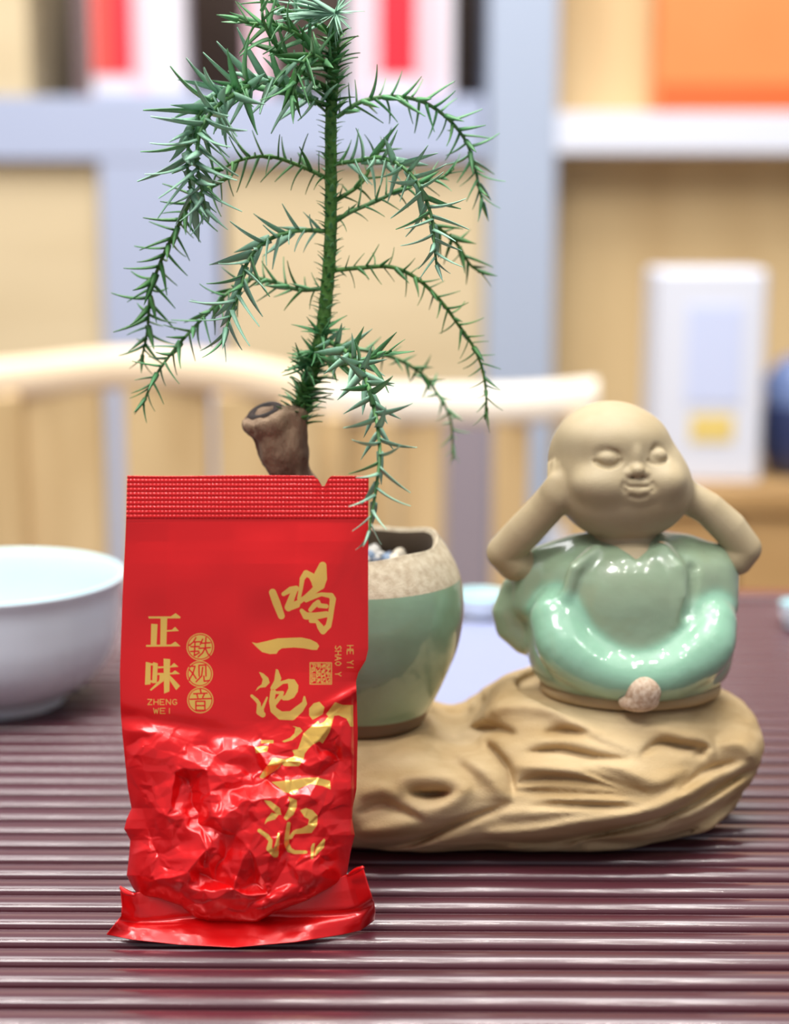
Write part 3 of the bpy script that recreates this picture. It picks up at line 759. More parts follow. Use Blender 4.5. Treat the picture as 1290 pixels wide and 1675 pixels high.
for i in range(60):
    r = R_*0.66*math.sqrt(random.random()); th = random.uniform(0, 2*PI)
    if r < 0.0055: continue
    o = bpy.data.objects.new('pebble', peb[i % 4]); C.objects.link(o); o.parent = plant
    s = random.uniform(0.0016, 0.0028); o.scale = (s, s*random.uniform(0.8, 1.1), s*0.7); o.rotation_euler = (random.random(), random.random(), random.random()*6)
    o.location = (r*math.cos(th), r*math.sin(th), zs_-zf+0.0012); k += 1

# trunk with sawn top
m_bark = mat('brown_bark', (150, 124, 98), 0.8, var=(104, 80, 62), vscale=140, bump=0.6, bscale=900, stretch=(1, 1, 0.35))
m_cut = mat('dark_sawn_wood', (52, 36, 30), 0.85, var=(26, 18, 16), vscale=300)
def pp(x, y, Y): return at(x, y, Y)
YS = 0.424
tr = SDF()
TP = spline([(552, 935, YP), (528, 880, YP-0.002), (500, 825, YP-0.005), (476, 775, YS+0.002), (456, 730, YS), (441, 697, YS-0.001), (434, 678, YS-0.001)], 18)
tr.cap([(*pp(*p), (34+2.5*math.sin(i*1.3)+(3 if i < 4 else 0))*sP*0.97) for i, p in enumerate(TP)])
tr.cap([(*pp(478, 730, YS), 22*sP), (*pp(484, 700, YS-0.001), 17*sP), (*pp(489, 678, YS-0.002), 13*sP)], k=0.004)
tr.cap([(*pp(412, 692, YS-0.002), 12*sP), (*pp(445, 690, YS-0.005), 10*sP)], k=0.003)
cutp = pp(432, 672, YS); cutn = np.array([-0.30, -0.28, 0.91]); cutn /= np.linalg.norm(cutn)
tr.fn(lambda P: np.where(P[..., 0] < pp(468, 690, YS)[0], (P-cutp)@cutn, -1), k=0.001, op='i')
tr.ell(pp(434, 673, YS-0.002), np.array((12, 14, 7))*sP, k=0.001, op='s')
tr.fn(lambda P: (np.abs(vnoise(P*np.array([1, 1, 0.4]), 420, 2, 3))*0.0011-0.0003), op='d')
a_, b_ = pp(380, 940, YP), pp(600, 650, YP)
D, lo = tr.grid([a_[0], YS-0.012, zs_-0.004], [b_[0], YP+0.010, pp(0, 655, YS)[2]], 0.0004); V, Fq = nets(D, lo, 0.0004, 1)
link('trunk', np_mesh('trunk', V, Fq), m_bark, plant, label='stout brown trunk with a sawn-off top')
ang = np.linspace(0, 2*PI, 28, endpoint=False); u_ = np.cross(cutn, [0, 1, 0]); u_ /= np.linalg.norm(u_); w_ = np.cross(cutn, u_)
ring = []; Fl = []
for j, rr_ in enumerate((0.25, 0.6, 0.9, 0.98)):
    ring += [tuple(cutp+cutn*(0.0004-(0.0014 if j == 0 else 0)-(0.0006 if j == 3 else 0))+(u_*math.cos(t_)+w_*math.sin(t_)*0.95)*rr_*30*sP*(1+0.04*math.sin(3*t_))) for t_ in ang]
for j in range(3):
    for k in range(28): Fl.append((j*28+k, j*28+(k+1) % 28, (j+1)*28+(k+1) % 28, (j+1)*28+k))
Fl.append(tuple(range(28)))
link('sawn_top', py_mesh('sawn_top', ring, Fl), m_cut, plant)

# stem, branches, leaves
def leafmat(name, c1, c2, sheen=0.35):
    m = mat(name, c1, 0.42, var=c2, vscale=120, spec=0.45); b = m.node_tree.nodes['Principled BSDF']
    return m
m_leafL = leafmat('blue_green_leaf', (128, 180, 150), (166, 208, 182))
m_leafM = leafmat('green_leaf', (76, 142, 88), (120, 176, 122))
m_leafD = leafmat('dark_green_leaf', (48, 104, 52), (84, 142, 72))
m_stem = mat('green_stem', (62, 108, 40), 0.55, var=(92, 136, 56), vscale=150, bump=0.5, bscale=900)
m_twig = mat('light_green_twig', (96, 142, 84), 0.5, var=(64, 112, 56), vscale=200)
def leaf_geo(curv=0.13, hw=0.098, th=0.05, n=7):
    V = []; Fl = []
    for i in range(n):
        t = i/(n-1); w = 1.12*max(0.006, hw*np.interp(t, [0, 0.2, 0.45, 0.75, 1], [0.95, 1.0, 0.82, 0.46, 0.0])); d = th*(1-0.7*t)+0.003
        y = -curv*t*t*1.0+0.05*t
        V += [(w, y+d*0.5, t), (0, y-d*0.9, t), (-w, y+d*0.5, t), (0, y+d*0.35, t)]
    for i in range(n-1):
        for k in range(4): Fl.append((i*4+k, i*4+(k+1) % 4, (i+1)*4+(k+1) % 4, (i+1)*4+k))
    Fl.append((3, 2, 1, 0)); return V, Fl
GEO = [leaf_geo(0.13), leaf_geo(0.24, 0.09), leaf_geo(0.05, 0.108), leaf_geo(-0.08, 0.095)]
LM = {}
for mi, m in enumerate((m_leafL, m_leafM, m_leafD)):
    for gi, g in enumerate(GEO):
        me = py_mesh('leaf', *g); me.materials.append(m); me.polygons.foreach_set('use_smooth', [True]*len(me.polygons)); LM[(mi, gi)] = me
# each branch: picture points with depth (mm before/behind the stem), leaf length px, spacing px, tone, spread
BR = [
 # upper left, near, pale
 ([(532, 172, 0), (480, 152, -6), (432, 130, -12), (372, 146, -18), (332, 178, -22), (312, 220, -24), (306, 265, -26), (312, 312, -26), (316, 340, -26)], 62, 7.5, 0, 62),
 ([(372, 290, -4), (318, 325, -6), (290, 372, -4), (262, 430, -2), (246, 480, 0), (241, 540, 3), (231, 590, 5)], 44, 7.0, 2, 62),
 ([(535, 292, 0), (492, 272, 0), (442, 256, -2), (392, 262, -4), (350, 285, -5)], 42, 8.0, 2, 75),
 ([(532, 378, 0), (482, 378, -6), (432, 396, -12), (404, 430, -16), (394, 470, -20), (378, 512, -22), (362, 562, -24)], 50, 9.0, 0, 50),
 ([(528, 472, 0), (490, 474, 2), (450, 462, 3), (412, 456, 3), (372, 480, 0), (330, 522, -3), (290, 566, -5), (256, 612, -6), (233, 662, -6)], 36, 8.0, 1, 58),
 ([(540, 120, 0), (500, 66, -8), (452, 42, -13), (408, 38, -16), (388, 32, -17)], 44, 9, 1, 52),
 ([(536, 150, 0), (478, 104, -8), (446, 66, -14), (430, 30, -18), (428, -10, -20)], 46, 12.0, 1, 45),
 ([(545, 60, 0), (500, 30, -5), (455, 10, -9), (430, -20, -10)], 42, 12.0, 0, 50),
 ([(420, 134, -14), (362, 168, -24), (330, 210, -28), (322, 262, -29), (330, 310, -29), (338, 350, -28)], 56, 9.0, 0, 66),
 ([(545, 112, -2), (516, 92, -10), (500, 96, -14), (486, 120, -17), (478, 160, -18)], 50, 9.0, 1, 50),
 # right side
 ([(550, 192, 0), (592, 166, 0), (642, 158, 2), (690, 166, 4), (730, 192, 6), (760, 228, 8), (775, 268, 10), (784, 310, 10), (789, 332, 10)], 40, 7.5, 1, 62),
 ([(548, 268, 0), (590, 262, -3), (624, 258, -6), (662, 276, -11), (688, 308, -15), (706, 356, -18), (710, 400, -20), (714, 436, -20)], 46, 7.5, 0, 70),
 ([(548, 362, 0), (575, 346, -2), (622, 326, -2), (662, 306, 0), (722, 290, 2), (742, 276, 3)], 32, 10.0, 1, 50),
 ([(548, 442, 0), (592, 438, 0), (640, 437, 1), (682, 456, 2), (720, 492, 3), (750, 532, 4), (774, 568, 4), (789, 605, 5), (795, 650, 5), (793, 686, 5)], 29, 8.0, 2, 62),
 ([(690, 350, 4), (725, 380, 8), (748, 400, 12), (768, 432, 14), (790, 448, 15)], 36, 10.0, 2, 50),
 ([(532, 555, 0), (562, 572, -10), (590, 602, -24), (604, 640, -36), (616, 690, -46), (621, 740, -53), (616, 792, -57), (608, 840, -59), (602, 880, -60)], 44, 8.0, 0, 62),
 ([(540, 562, 2), (600, 574, 10), (650, 588, 16), (690, 612, 24), (712, 640, 30), (736, 684, 36), (741, 752, 40)], 26, 8.5, 1, 60),
 ([(520, 585, 0), (556, 596, -10), (600, 588, -18), (640, 574, -22)], 46, 9.0, 1, 42),
 ([(546, 330, 0), (590, 300, 4), (612, 260, 6), (632, 232, 8)], 30, 10, 2, 55),
]
LV = []                                            # all leaves: length, matrix, tone, branch
def frame(T, u):
    u = (u-T*T.dot(u)).normalized(); return u, T.cross(u)
bobs = []
for bi, (pts, ln, gap, tone, spread) in enumerate(BR):
    P3 = [pp(x, y, YS+d*0.001) for x, y, d in pts]
    n = 12*len(pts); S = spline(P3, n); mb = MB()
    npts = np.array([[x, y] for x, y, d in pts]); plen = np.sqrt((np.diff(npts, axis=0)**2).sum(1)).sum()
    rad = [(3.8-2.0*i/n)*sP for i in range(n)]
    mb.tube(S, rad, 7); bo = mb.build('branch', m_twig if tone < 2 else m_stem, plant, smooth=True); bobs.append(bo)
    cnt = int(plen/gap*1.12); phi = random.uniform(0, 6)
    seg = np.r_[0, np.cumsum(np.sqrt((np.diff(S, axis=0)**2).sum(1)))]
    for j in range(cnt):
        s_l = (j+0.8)/cnt*seg[-1]; i = min(int(np.searchsorted(seg, s_l)), n-2)
        p = Vector(S[i]); T = Vector(S[min(i+1, n-1)]-S[max(i-1, 0)]).normalized()
        u, w = frame(T, Vector((0, 0, 1)) if abs(T.z) < 0.9 else Vector((0, -1, 0)))
        phi += 2.3998+random.uniform(-0.25, 0.25)
        rdir = u*math.cos(phi)+w*math.sin(phi); rdir.y *= 0.6 if rdir.y > 0 else 0.8; rdir.normalize()
        tip = (j+1)/cnt; al = math.radians(spread+random.uniform(-12, 12))*(1-0.55*max(0, tip-0.85)/0.15)
        d = (T*math.cos(al)+rdir*math.sin(al)).normalized()
        L_ = ln*1.22*sP*random.uniform(0.78, 1.15)*(1-0.35*max(0, tip-0.8)/0.2)*(0.7+0.3*min(1, j/4))
        x = T.cross(d).normalized(); y = d.cross(x)
        M = Matrix((x, y, d)).transposed().to_4x4()
        M = Matrix.Translation(p+rdir*rad[i]*0.5) @ M @ Matrix.Diagonal((L_, L_, L_, 1))
        LV.append([L_, M, tone if random.random() < 0.8 else min(2, tone+1), bo, random.randrange(4)])
# crown tuft radiating at the tip of the stem
tp = Vector(pp(548, 22, YS-0.008))
crown = MB().tube([pp(546, 50, YS-0.003), tuple(tp)], [6*sP, 3*sP], 8).build('crown_bud', m_leafL and m_twig, plant, smooth=True)
for j in range(46):
    if j < 18: th = math.radians(random.uniform(150, 205)); L_ = random.uniform(62, 92)*sP; zz = random.uniform(-0.5, 0.1)
    else: th = random.uniform(0, 2*PI); L_ = random.uniform(28, 50)*sP; zz = random.uniform(-0.9, 0.3)
    d = Vector((math.cos(th), zz, math.sin(th)*(0.8 if j >= 18 else 1))).normalized(); x = d.orthogonal().normalized(); y = d.cross(x)
    M = Matrix.Translation(tp) @ Matrix((x, y, d)).transposed().to_4x4() @ Matrix.Diagonal((L_*0.6, L_*0.6, L_, 1))
    LV.append([L_, M, 0, crown, random.choice((0, 2))])
# main stem
ST = [(489, 692, 0), (497, 650, 0), (512, 600, 0), (526, 545, 0), (534, 480, 0), (540, 400, 0), (541, 300, 0), (541, 200, -1), (545, 110, -2), (547, 40, -3)]
S = spline([pp(x, y, YS+d*0.001) for x, y, d in ST], 90)
rs = [(12-3.8*i/90)*sP*(1+0.06*math.sin(i*1.7)) for i in range(90)]
MB().tube(S, rs, 14).build('stem', m_stem, plant, smooth=True)
phi = 0
small = []
for j in range(330):
    f = j/330; i = min(int(f*88), 87); p = Vector(S[i]); T = Vector(S[i+1]-S[i]).normalized(); u, w = frame(T, Vector((0, -1, 0)))
    phi += 2.3998; rdir = u*math.cos(phi)+w*math.sin(phi); al = math.radians(random.uniform(40, 75)); d = (T*math.cos(al)*(1 if f > 0.3 else 1)+rdir*math.sin(al)).normalized()
    L_ = (random.uniform(12, 20) if 0.25 < f < 0.8 else random.uniform(20, 40))*sP
    x = T.cross(d).normalized(); y = d.cross(x)
    M = Matrix.Translation(p+rdir*rs[i]*0.8) @ Matrix((x, y, d)).transposed().to_4x4() @ Matrix.Diagonal((L_*1.9, L_*1.6, L_, 1))
    small.append((M, random.choice((1, 2, 2)), 0))
for (x0, y0) in ((515, 575), (500, 600), (525, 545), (510, 590)):
    for j in range(9):
        th = random.uniform(0, 2*PI); d = Vector((math.cos(th), random.uniform(-0.9, 0), math.sin(th)*0.5+0.1)).normalized(); x = d.orthogonal().normalized(); y = d.cross(x); L_ = random.uniform(34, 56)*sP
        LV.append([L_, Matrix.Translation(Vector(pp(x0, y0, YS-0.001))) @ Matrix((x, y, d)).transposed().to_4x4() @ Matrix.Diagonal((L_*0.8, L_*0.8, L_, 1)), 1, None, 0])
stemo = [o for o in plant.children if o.name.startswith('stem')][0]
big = sorted([l for l in LV], key=lambda l: -l[0]*(1.15-l[1].translation.y))
pl = Vector(plant.location)
for l in big[:300]:
    o = bpy.data.objects.new('leaf', LM[(l[2], l[4])]); C.objects.link(o); o.parent = l[3] or stemo
    o.matrix_local = Matrix.Translation(-pl) @ l[1]
def joined(name, items, par):
    VV = {0: [], 1: [], 2: []}
    V = []; Fl = []; mi = []
    for (M, tone, g) in items:
        n = len(V); gv, gf = GEO[g]; V += [tuple(M @ Vector(v)) for v in gv]; Fl += [tuple(i+n for i in f) for f in gf]; mi += [tone]*len(gf)
    me = py_mesh(name, V, Fl); o = link(name, me, [m_leafL, m_leafM, m_leafD], par, kind='stuff'); me.polygons.foreach_set('material_index', mi); return o
joined('small_leaves', small+[(l[1], l[2], l[4]) for l in big[300:]], plant)

# ================================================================== RED TEA PACKET
packet = thing('tea_packet', 'crumpled shiny red foil tea packet with gold brush lettering', 'tea packet', (at(400, 1545, 0.357)[0], 0.362, 0.0005))
LE = np.array([(770, 208), (778, 208), (852, 206), (900, 204), (960, 201), (1040, 198), (1100, 196), (1160, 197), (1200, 200), (1240, 204), (1290, 209), (1322, 215), (1340, 207), (1356, 203), (1374, 213), (1400, 211), (1432, 207), (1450, 216), (1466, 226), (1520, 240)], float)
RE = np.array([(770, 603), (852, 602), (1000, 602), (1062, 602), (1080, 598), (1100, 586), (1115, 582), (1130, 583), (1200, 585), (1290, 583), (1320, 577), (1340, 576), (1366, 580), (1395, 573), (1425, 568), (1450, 560), (1520, 548)], float)
BT = np.array([(200, 1452), (219, 1464), (260, 1470), (295, 1482), (318, 1503), (338, 1511), (380, 1513), (420, 1509), (450, 1492), (500, 1474), (540, 1452), (569, 1436), (600, 1430)], float)
le = lambda y: np.interp(y, LE[:, 0], LE[:, 1]); re_ = lambda y: np.interp(y, RE[:, 0], RE[:, 1])
sK = mpp(0.366)
def Ybase(y): return np.interp(y, [778, 1100, 1300, 1450, 1550], [0.374, 0.3695, 0.367, 0.365, 0.364])
# crumple: random facets joined by sharp creases
cr = np.random.default_rng(21)
pts2 = [(x, y, 0.0) for x in (190, 260, 330, 400, 470, 540, 610) for y in (1120, 1165)]
for _ in range(120):
    x, y = cr.uniform(200, 600), cr.uniform(1185, 1515)
    if all((x-a)**2+(y-b)**2 > 23**2 for a, b, c in pts2): pts2.append((x, y, cr.uniform(-1, 1)))
CR = [(252, 1205, .6), (300, 1225, .5), (330, 1262, 1.0), (290, 1258, .5), (355, 1232, .7), (420, 1222, .7), (480, 1235, .1), (520, 1245, .9), (560, 1210, .5), (340, 1290, .9), (410, 1315, 1.3), (385, 1295, .2),
      (270, 1325, .8), (350, 1340, 1.2), (420, 1345, .9), (310, 1345, .2), (245, 1385, 0), (340, 1400, .9), (370, 1395, -.3), (400, 1390, 1.1), (300, 1430, .9), (250, 1440, .3), (430, 1430, .9), (470, 1410, -.2), (520, 1400, .6), (540, 1355, .8), (500, 1310, 1.1), (470, 1330, .2), (560, 1300, 0), (455, 1475, 1.2), (380, 1460, .8), (330, 1480, .3), (520, 1425, 1.2)]
pts2 = [p for p in pts2 if all((p[0]-a)**2+(p[1]-b)**2 > 15**2 for a, b, c in CR)]+CR
pts2 += [(150, 1100, 0), (650, 1100, 0), (150, 1600, 0), (650, 1600, 0), (400, 1600, 0), (400, 1080, 0)]
GX0, GY0, GX1, GY1 = 165, 1090, 640, 1560
gx, gy = np.meshgrid(np.arange(GX0, GX1), np.arange(GY0, GY1))
def facets(pts2):
    tri = geometry.delaunay_2d_cdt([Vector((p[0], p[1])) for p in pts2], [], [], 0, 1e-6)
    tv = np.array([(v.x, v.y) for v in tri[0]]); tz = np.array([pts2[i[0]][2] for i in tri[3]]); CZ = np.zeros(gx.shape)
    for f in tri[2]:
        A, B, Cc = tv[list(f)]; z3 = tz[list(f)]
        x0, x1 = int(max(min(A[0], B[0], Cc[0])-1, GX0)), int(min(max(A[0], B[0], Cc[0])+2, GX1)); y0, y1 = int(max(min(A[1], B[1], Cc[1])-1, GY0)), int(min(max(A[1], B[1], Cc[1])+2, GY1))
        if x1 <= x0 or y1 <= y0: continue
        xx = gx[y0-GY0:y1-GY0, x0-GX0:x1-GX0]; yy = gy[y0-GY0:y1-GY0, x0-GX0:x1-GX0]
        den = (B[1]-Cc[1])*(A[0]-Cc[0])+(Cc[0]-B[0])*(A[1]-Cc[1])
        if abs(den) < 1e-9: continue
        l1 = ((B[1]-Cc[1])*(xx-Cc[0])+(Cc[0]-B[0])*(yy-Cc[1]))/den; l2 = ((Cc[1]-A[1])*(xx-Cc[0])+(A[0]-Cc[0])*(yy-Cc[1]))/den; l3 = 1-l1-l2
        ins = (l1 > -1e-6) & (l2 > -1e-6) & (l3 > -1e-6)
        CZ[y0-GY0:y1-GY0, x0-GX0:x1-GX0][ins] = (l1*z3[0]+l2*z3[1]+l3*z3[2])[ins]
    return CZ
CZ = facets(pts2)
pts3 = [(x, y, cr.uniform(-1, 1)) for x, y in zip(cr.uniform(190, 625, 900), cr.uniform(1170, 1530, 900))]
pts3 += [(150, 1100, 0), (650, 1100, 0), (150, 1600, 0), (650, 1600, 0)]
CZ2 = facets(pts3)
def blur(A, n):
    for _ in range(n):
        A = (np.roll(A, 1, 0)+2*A+np.roll(A, -1, 0))/4; A = (np.roll(A, 1, 1)+2*A+np.roll(A, -1, 1))/4
    return A
CZ = 0.85*blur(CZ, 1)+0.15*blur(CZ, 12); CZ2 = blur(CZ2, 1)
def samp(A, x, y):
    u = np.clip(x-GX0, 0, A.shape[1]-1.01); v = np.clip(y-GY0, 0, A.shape[0]-1.01); i = u.astype(int); j = v.astype(int); fu = u-i; fv = v-j
    return (A[j, i]*(1-fu)+A[j, i+1]*fu)*(1-fv)+(A[j+1, i]*(1-fu)+A[j+1, i+1]*fu)*fv
def bulge(x, y, u):
    ye = y+np.interp(x, [200, 250, 330, 380, 450, 560], [-6, -14, -42, -46, -22, 10])*np.clip((y-1100)/80, 0, 1)*np.clip((1420-y)/100, 0, 1)
    amp = np.interp(ye, [852, 900, 1100, 1180, 1230, 1300, 1400, 1470, 1515], [0.5, 4, 11, 19, 31, 50, 66, 66, 52])
    prof = np.clip(1-np.abs(2*u-1)**2.6, 0, 1)**0.75
    yb = np.interp(x, BT[:, 0], BT[:, 1]); q = np.clip((yb-y)/34, 0, 1); prof = prof*(0.25+0.75*np.sqrt(np.clip(1-(1-q)**2, 0, 1)))
    d = amp*prof
    P = np.stack([x, y, 0*x], -1)
    d += vnoise(P, 1/130, 31, 2)*11*np.clip((y-852)/70, 0, 1)*prof          # soft waves on the flat part
    w = np.clip((ye-1150)/60, 0, 1)*np.clip(1-np.abs(2*u-1)**8, 0.0, 1)
    wx = vnoise(P+9, 1/34, 35, 2); wy = vnoise(P+70, 1/34, 36, 2)
    d += samp(CZ, x+15*wx, y+15*wy)*17*w + samp(CZ2, x-9*wy, y+9*wx)*2.2*w
    d += 4*np.tanh((y-1262-14*wx-0.12*(x-400))/4)*w*0.35*np.clip((x-300)/60, 0, 1)
    for xc, a_, w_ in ((276, 1.1, 5), (385, 0.8, 6), (487, 0.9, 5)): d += a_*np.tanh((x-xc)/w_)*np.clip((y-856)/30, 0, 1)*np.clip((1180-y)/120, 0, 1)
    d -= 5*np.clip((x-574)/5, 0, 1)*np.clip((y-1128)/20, 0, 1)
    # diagonal tuck at right above the brush stroke
    dd = ((x-585)*0.45+(y-1130)*0.89); d += 6*np.exp(-(dd/9)**2)*np.clip((x-500)/60, 0, 1)*np.clip((y-1060)/40, 0, 1)
    d += -5*np.exp(-((y-1178-0.15*(x-230))/14)**2)*np.clip((430-x)/80, 0, 1)
    return d
m_foil = bpy.data.materials.new('red_foil'); m_foil.use_nodes = True
nt = m_foil.node_tree; b = nt.nodes['Principled BSDF']
at1 = nt.nodes.new('ShaderNodeAttribute'); at1.attribute_name = 'print'
def mrange(nt, src, a, b_):
    m = nt.nodes.new('ShaderNodeMapRange'); m.inputs['From Min'].default_value = a; m.inputs['From Max'].default_value = b_; m.clamp = True
    m.inputs['To Min'].default_value = 1; m.inputs['To Max'].default_value = 0; nt.links.new(src, m.inputs['Value']); return m.outputs[0]
gm = mrange(nt, at1.outputs['Fac'], -0.4, 0.4)
mx = nt.nodes.new('ShaderNodeMix'); mx.data_type = 'RGBA'; mx.inputs[6].default_value = lin((226, 12, 16)); mx.inputs[7].default_value = lin((252, 202, 96))
nt.links.new(gm, mx.inputs[0]); nt.links.new(mx.outputs[2], b.inputs['Base Color'])
m1 = nt.nodes.new('ShaderNodeMapRange'); m1.inputs['To Min'].default_value = 0.22; m1.inputs['To Max'].default_value = 0.5; nt.links.new(gm, m1.inputs['Value']); nt.links.new(m1.outputs[0], b.inputs['Metallic'])
m2 = nt.nodes.new('ShaderNodeMapRange'); m2.inputs['To Min'].default_value = 0.30; m2.inputs['To Max'].default_value = 0.24; nt.links.new(gm, m2.inputs['Value']); nt.links.new(m2.outputs[0], b.inputs['Roughness'])
b.inputs['Coat Weight'].default_value = 0.6; b.inputs['Coat Roughness'].default_value = 0.17; b.inputs['Specular IOR Level'].default_value = 0.5
tc = nt.nodes.new('ShaderNodeTexCoord'); n1 = nt.nodes.new('ShaderNodeTexNoise'); n1.inputs['Scale'].default_value = 900
bp = nt.nodes.new('ShaderNodeBump'); bp.inputs['Strength'].default_value = 0.06; bp.inputs['Distance'].default_value = 0.0003
nt.links.new(tc.outputs['Object'], n1.inputs['Vector']); nt.links.new(n1.outputs[0], bp.inputs['Height']); nt.links.new(bp.outputs[0], b.inputs['Normal'])

# ---- lettering: distance fields of brush strokes, in the packet's own flat coordinates
def cA(p): return (220+p[0]/5.585, 900+p[1]/5.585)
def cB(p): return (400+p[0]/5.581, 900+p[1]/5.581)
def cC(p): return (400+p[0]/5.405, 1120+p[1]/5.405)
POS = []; NEG = []; POS2 = []
def poly(cv, pts, lst=None): (POS if lst is None else lst).append(('p', np.array([cv(p) for p in pts])))
def stroke(cv, pts, sc=5.5, lst=None, r=None): (POS if lst is None else lst).append(('s', np.array([(*cv(p), ((p[2]*1.12+3) if len(p) > 2 else r)/sc) for p in pts])))
for q in ([(125, 605), (330, 605), (375, 575), (420, 610), (415, 622), (130, 624)], [(238, 618), (298, 618), (290, 872), (235, 872)], [(292, 730), (340, 728), (370, 700), (405, 738), (292, 744)],
          [(152, 672), (210, 676), (200, 870), (148, 870)], [(105, 866), (330, 862), (372, 835), (420, 878), (105, 882)],
          [(103, 1020), (147, 1030), (145, 1225), (95, 1230)], [(170, 1022), (212, 1035), (203, 1212), (160, 1215)], [(140, 1034), (190, 1034), (190, 1052), (140, 1052)], [(140, 1190), (175, 1190), (175, 1208), (140, 1208)],
          [(215, 1062), (330, 1060), (360, 1030), (400, 1065), (215, 1080)], [(210, 1122), (340, 1120), (370, 1098), (415, 1130), (210, 1140)], [(265, 990), (325, 995), (318, 1290), (270, 1310)],
          [(230, 1138), (278, 1138), (265, 1195), (150, 1284), (140, 1275), (225, 1190)], [(316, 1138), (350, 1170), (415, 1240), (380, 1278), (325, 1195)]): poly(cA, q)
for q in ([(255, 385, 26), (290, 480, 29), (335, 600, 24)], [(355, 400, 14), (420, 360, 21), (470, 350, 20)], [(465, 350, 18), (430, 430, 22), (400, 520, 28), (480, 500, 20)],
          [(400, 530, 22), (500, 470, 17), (560, 425, 15), (620, 380, 22), (690, 320, 32), (720, 260, 25), (712, 140, 27)], [(495, 440, 12), (515, 340, 13), (525, 260, 17), (560, 210, 22), (610, 235, 22), (650, 290, 32), (690, 320, 34)],
          [(710, 140, 26), (680, 220, 36), (660, 300, 40)], [(560, 460, 11), (640, 420, 16), (700, 402, 12), (790, 415, 19), (805, 445, 22), (795, 520, 19), (780, 620, 19), (765, 690, 20), (715, 740, 20)],
          [(600, 545, 14), (640, 500, 19), (670, 472, 15), (680, 505, 16), (745, 512, 15)], [(520, 552, 13), (560, 600, 26), (640, 602, 26), (745, 585, 22)], [(605, 645, 14), (660, 650, 11), (690, 700, 22), (715, 740, 22), (755, 700, 18)],
          [(65, 1330, 9), (110, 1370, 12), (130, 1400, 12), (130, 1480, 18), (165, 1500, 20)], [(205, 1345, 4), (160, 1450, 10), (165, 1510, 12)],
          [(270, 1290, 12), (255, 1360, 14), (275, 1400, 14), (330, 1330, 14), (345, 1300, 10), (290, 1300, 8)],
          [(250, 1290, 11), (245, 1380, 17), (265, 1460, 24), (330, 1510, 30), (430, 1510, 34), (500, 1450, 30), (545, 1400, 18), (545, 1340, 5)]): stroke(cB, q)
for q in ([(65, 840), (110, 850), (200, 830), (300, 805), (420, 800), (520, 797), (600, 815), (660, 845), (680, 875), (660, 910), (620, 910), (540, 895), (450, 888), (340, 895), (310, 915), (290, 945), (230, 948), (160, 930), (110, 885)],
          [(130, 1110), (170, 1125), (215, 1165), (228, 1210), (190, 1250), (140, 1255), (95, 1290), (120, 1250), (155, 1225), (165, 1180)], [(285, 1085), (305, 1090), (335, 1170), (320, 1215), (275, 1265), (240, 1275), (235, 1255), (270, 1190)],
          [(320, 1200), (400, 1175), (455, 1180), (490, 1235), (485, 1290), (450, 1345), (400, 1370), (350, 1370), (330, 1350), (370, 1320), (400, 1260), (395, 1215), (350, 1220), (290, 1265), (262, 1280)]): poly(cB, q)
for q in ([(570, 210), (610, 165), (660, 150), (705, 200), (690, 260), (620, 300), (600, 310), (570, 270)],
          [(720, 260), (800, 155), (870, 180), (965, 180), (960, 370), (935, 370), (900, 300), (830, 270), (790, 275), (770, 350), (750, 420), (690, 520), (660, 500), (600, 530), (560, 570), (530, 610), (520, 660), (480, 720), (350, 720), (330, 700), (300, 740), (160, 830), (130, 820), (160, 770), (250, 650), (280, 650), (350, 660), (430, 640), (440, 620), (420, 580), (470, 570), (490, 520), (520, 430), (600, 360), (650, 320), (660, 350), (700, 330), (740, 280)],
          [(330, 500), (400, 470), (440, 430), (450, 380), (420, 365), (490, 380), (512, 410), (470, 450), (420, 490), (350, 510)],
          [(235, 860), (440, 840), (530, 825), (640, 820), (755, 850), (760, 925), (690, 895), (580, 875), (480, 920), (440, 970), (350, 950), (290, 900)],
          [(170, 1020), (230, 1030), (310, 1090), (325, 1150), (290, 1150), (250, 1110), (200, 1060)], [(385, 990), (460, 1020), (460, 1080), (430, 1150), (370, 1200), (345, 1180), (385, 1100), (400, 1040)],
          [(240, 1130), (300, 1150), (270, 1190), (200, 1210), (175, 1235), (190, 1190)], [(490, 1110), (540, 1090), (600, 1110), (645, 1160), (640, 1240), (590, 1310), (450, 1320), (430, 1300), (450, 1280), (500, 1270), (560, 1240), (570, 1190), (530, 1170)],
          [(600, 1405), (620, 1400), (605, 1540), (585, 1540), (585, 1440)], [(630, 1440), (700, 1360), (712, 1370), (700, 1440), (640, 1500), (615, 1520)],
          [(145, 490), (255, 490), (255, 518), (145, 518)], [(90, 555), (140, 545), (210, 545), (200, 590), (100, 605)]): poly(cC, q)
for q in ([(390, 1230, 12), (375, 1330, 14), (370, 1400, 16), (395, 1460, 18), (440, 1480, 12), (540, 1480, 10)], [(440, 1300, 10), (405, 1350, 12)], [(130, 1290, 12), (200, 1340, 14), (230, 1380, 12), (215, 1450, 18), (270, 1500, 22), (290, 1400, 12), (300, 1320, 5)]): stroke(cC, q, 5.4)
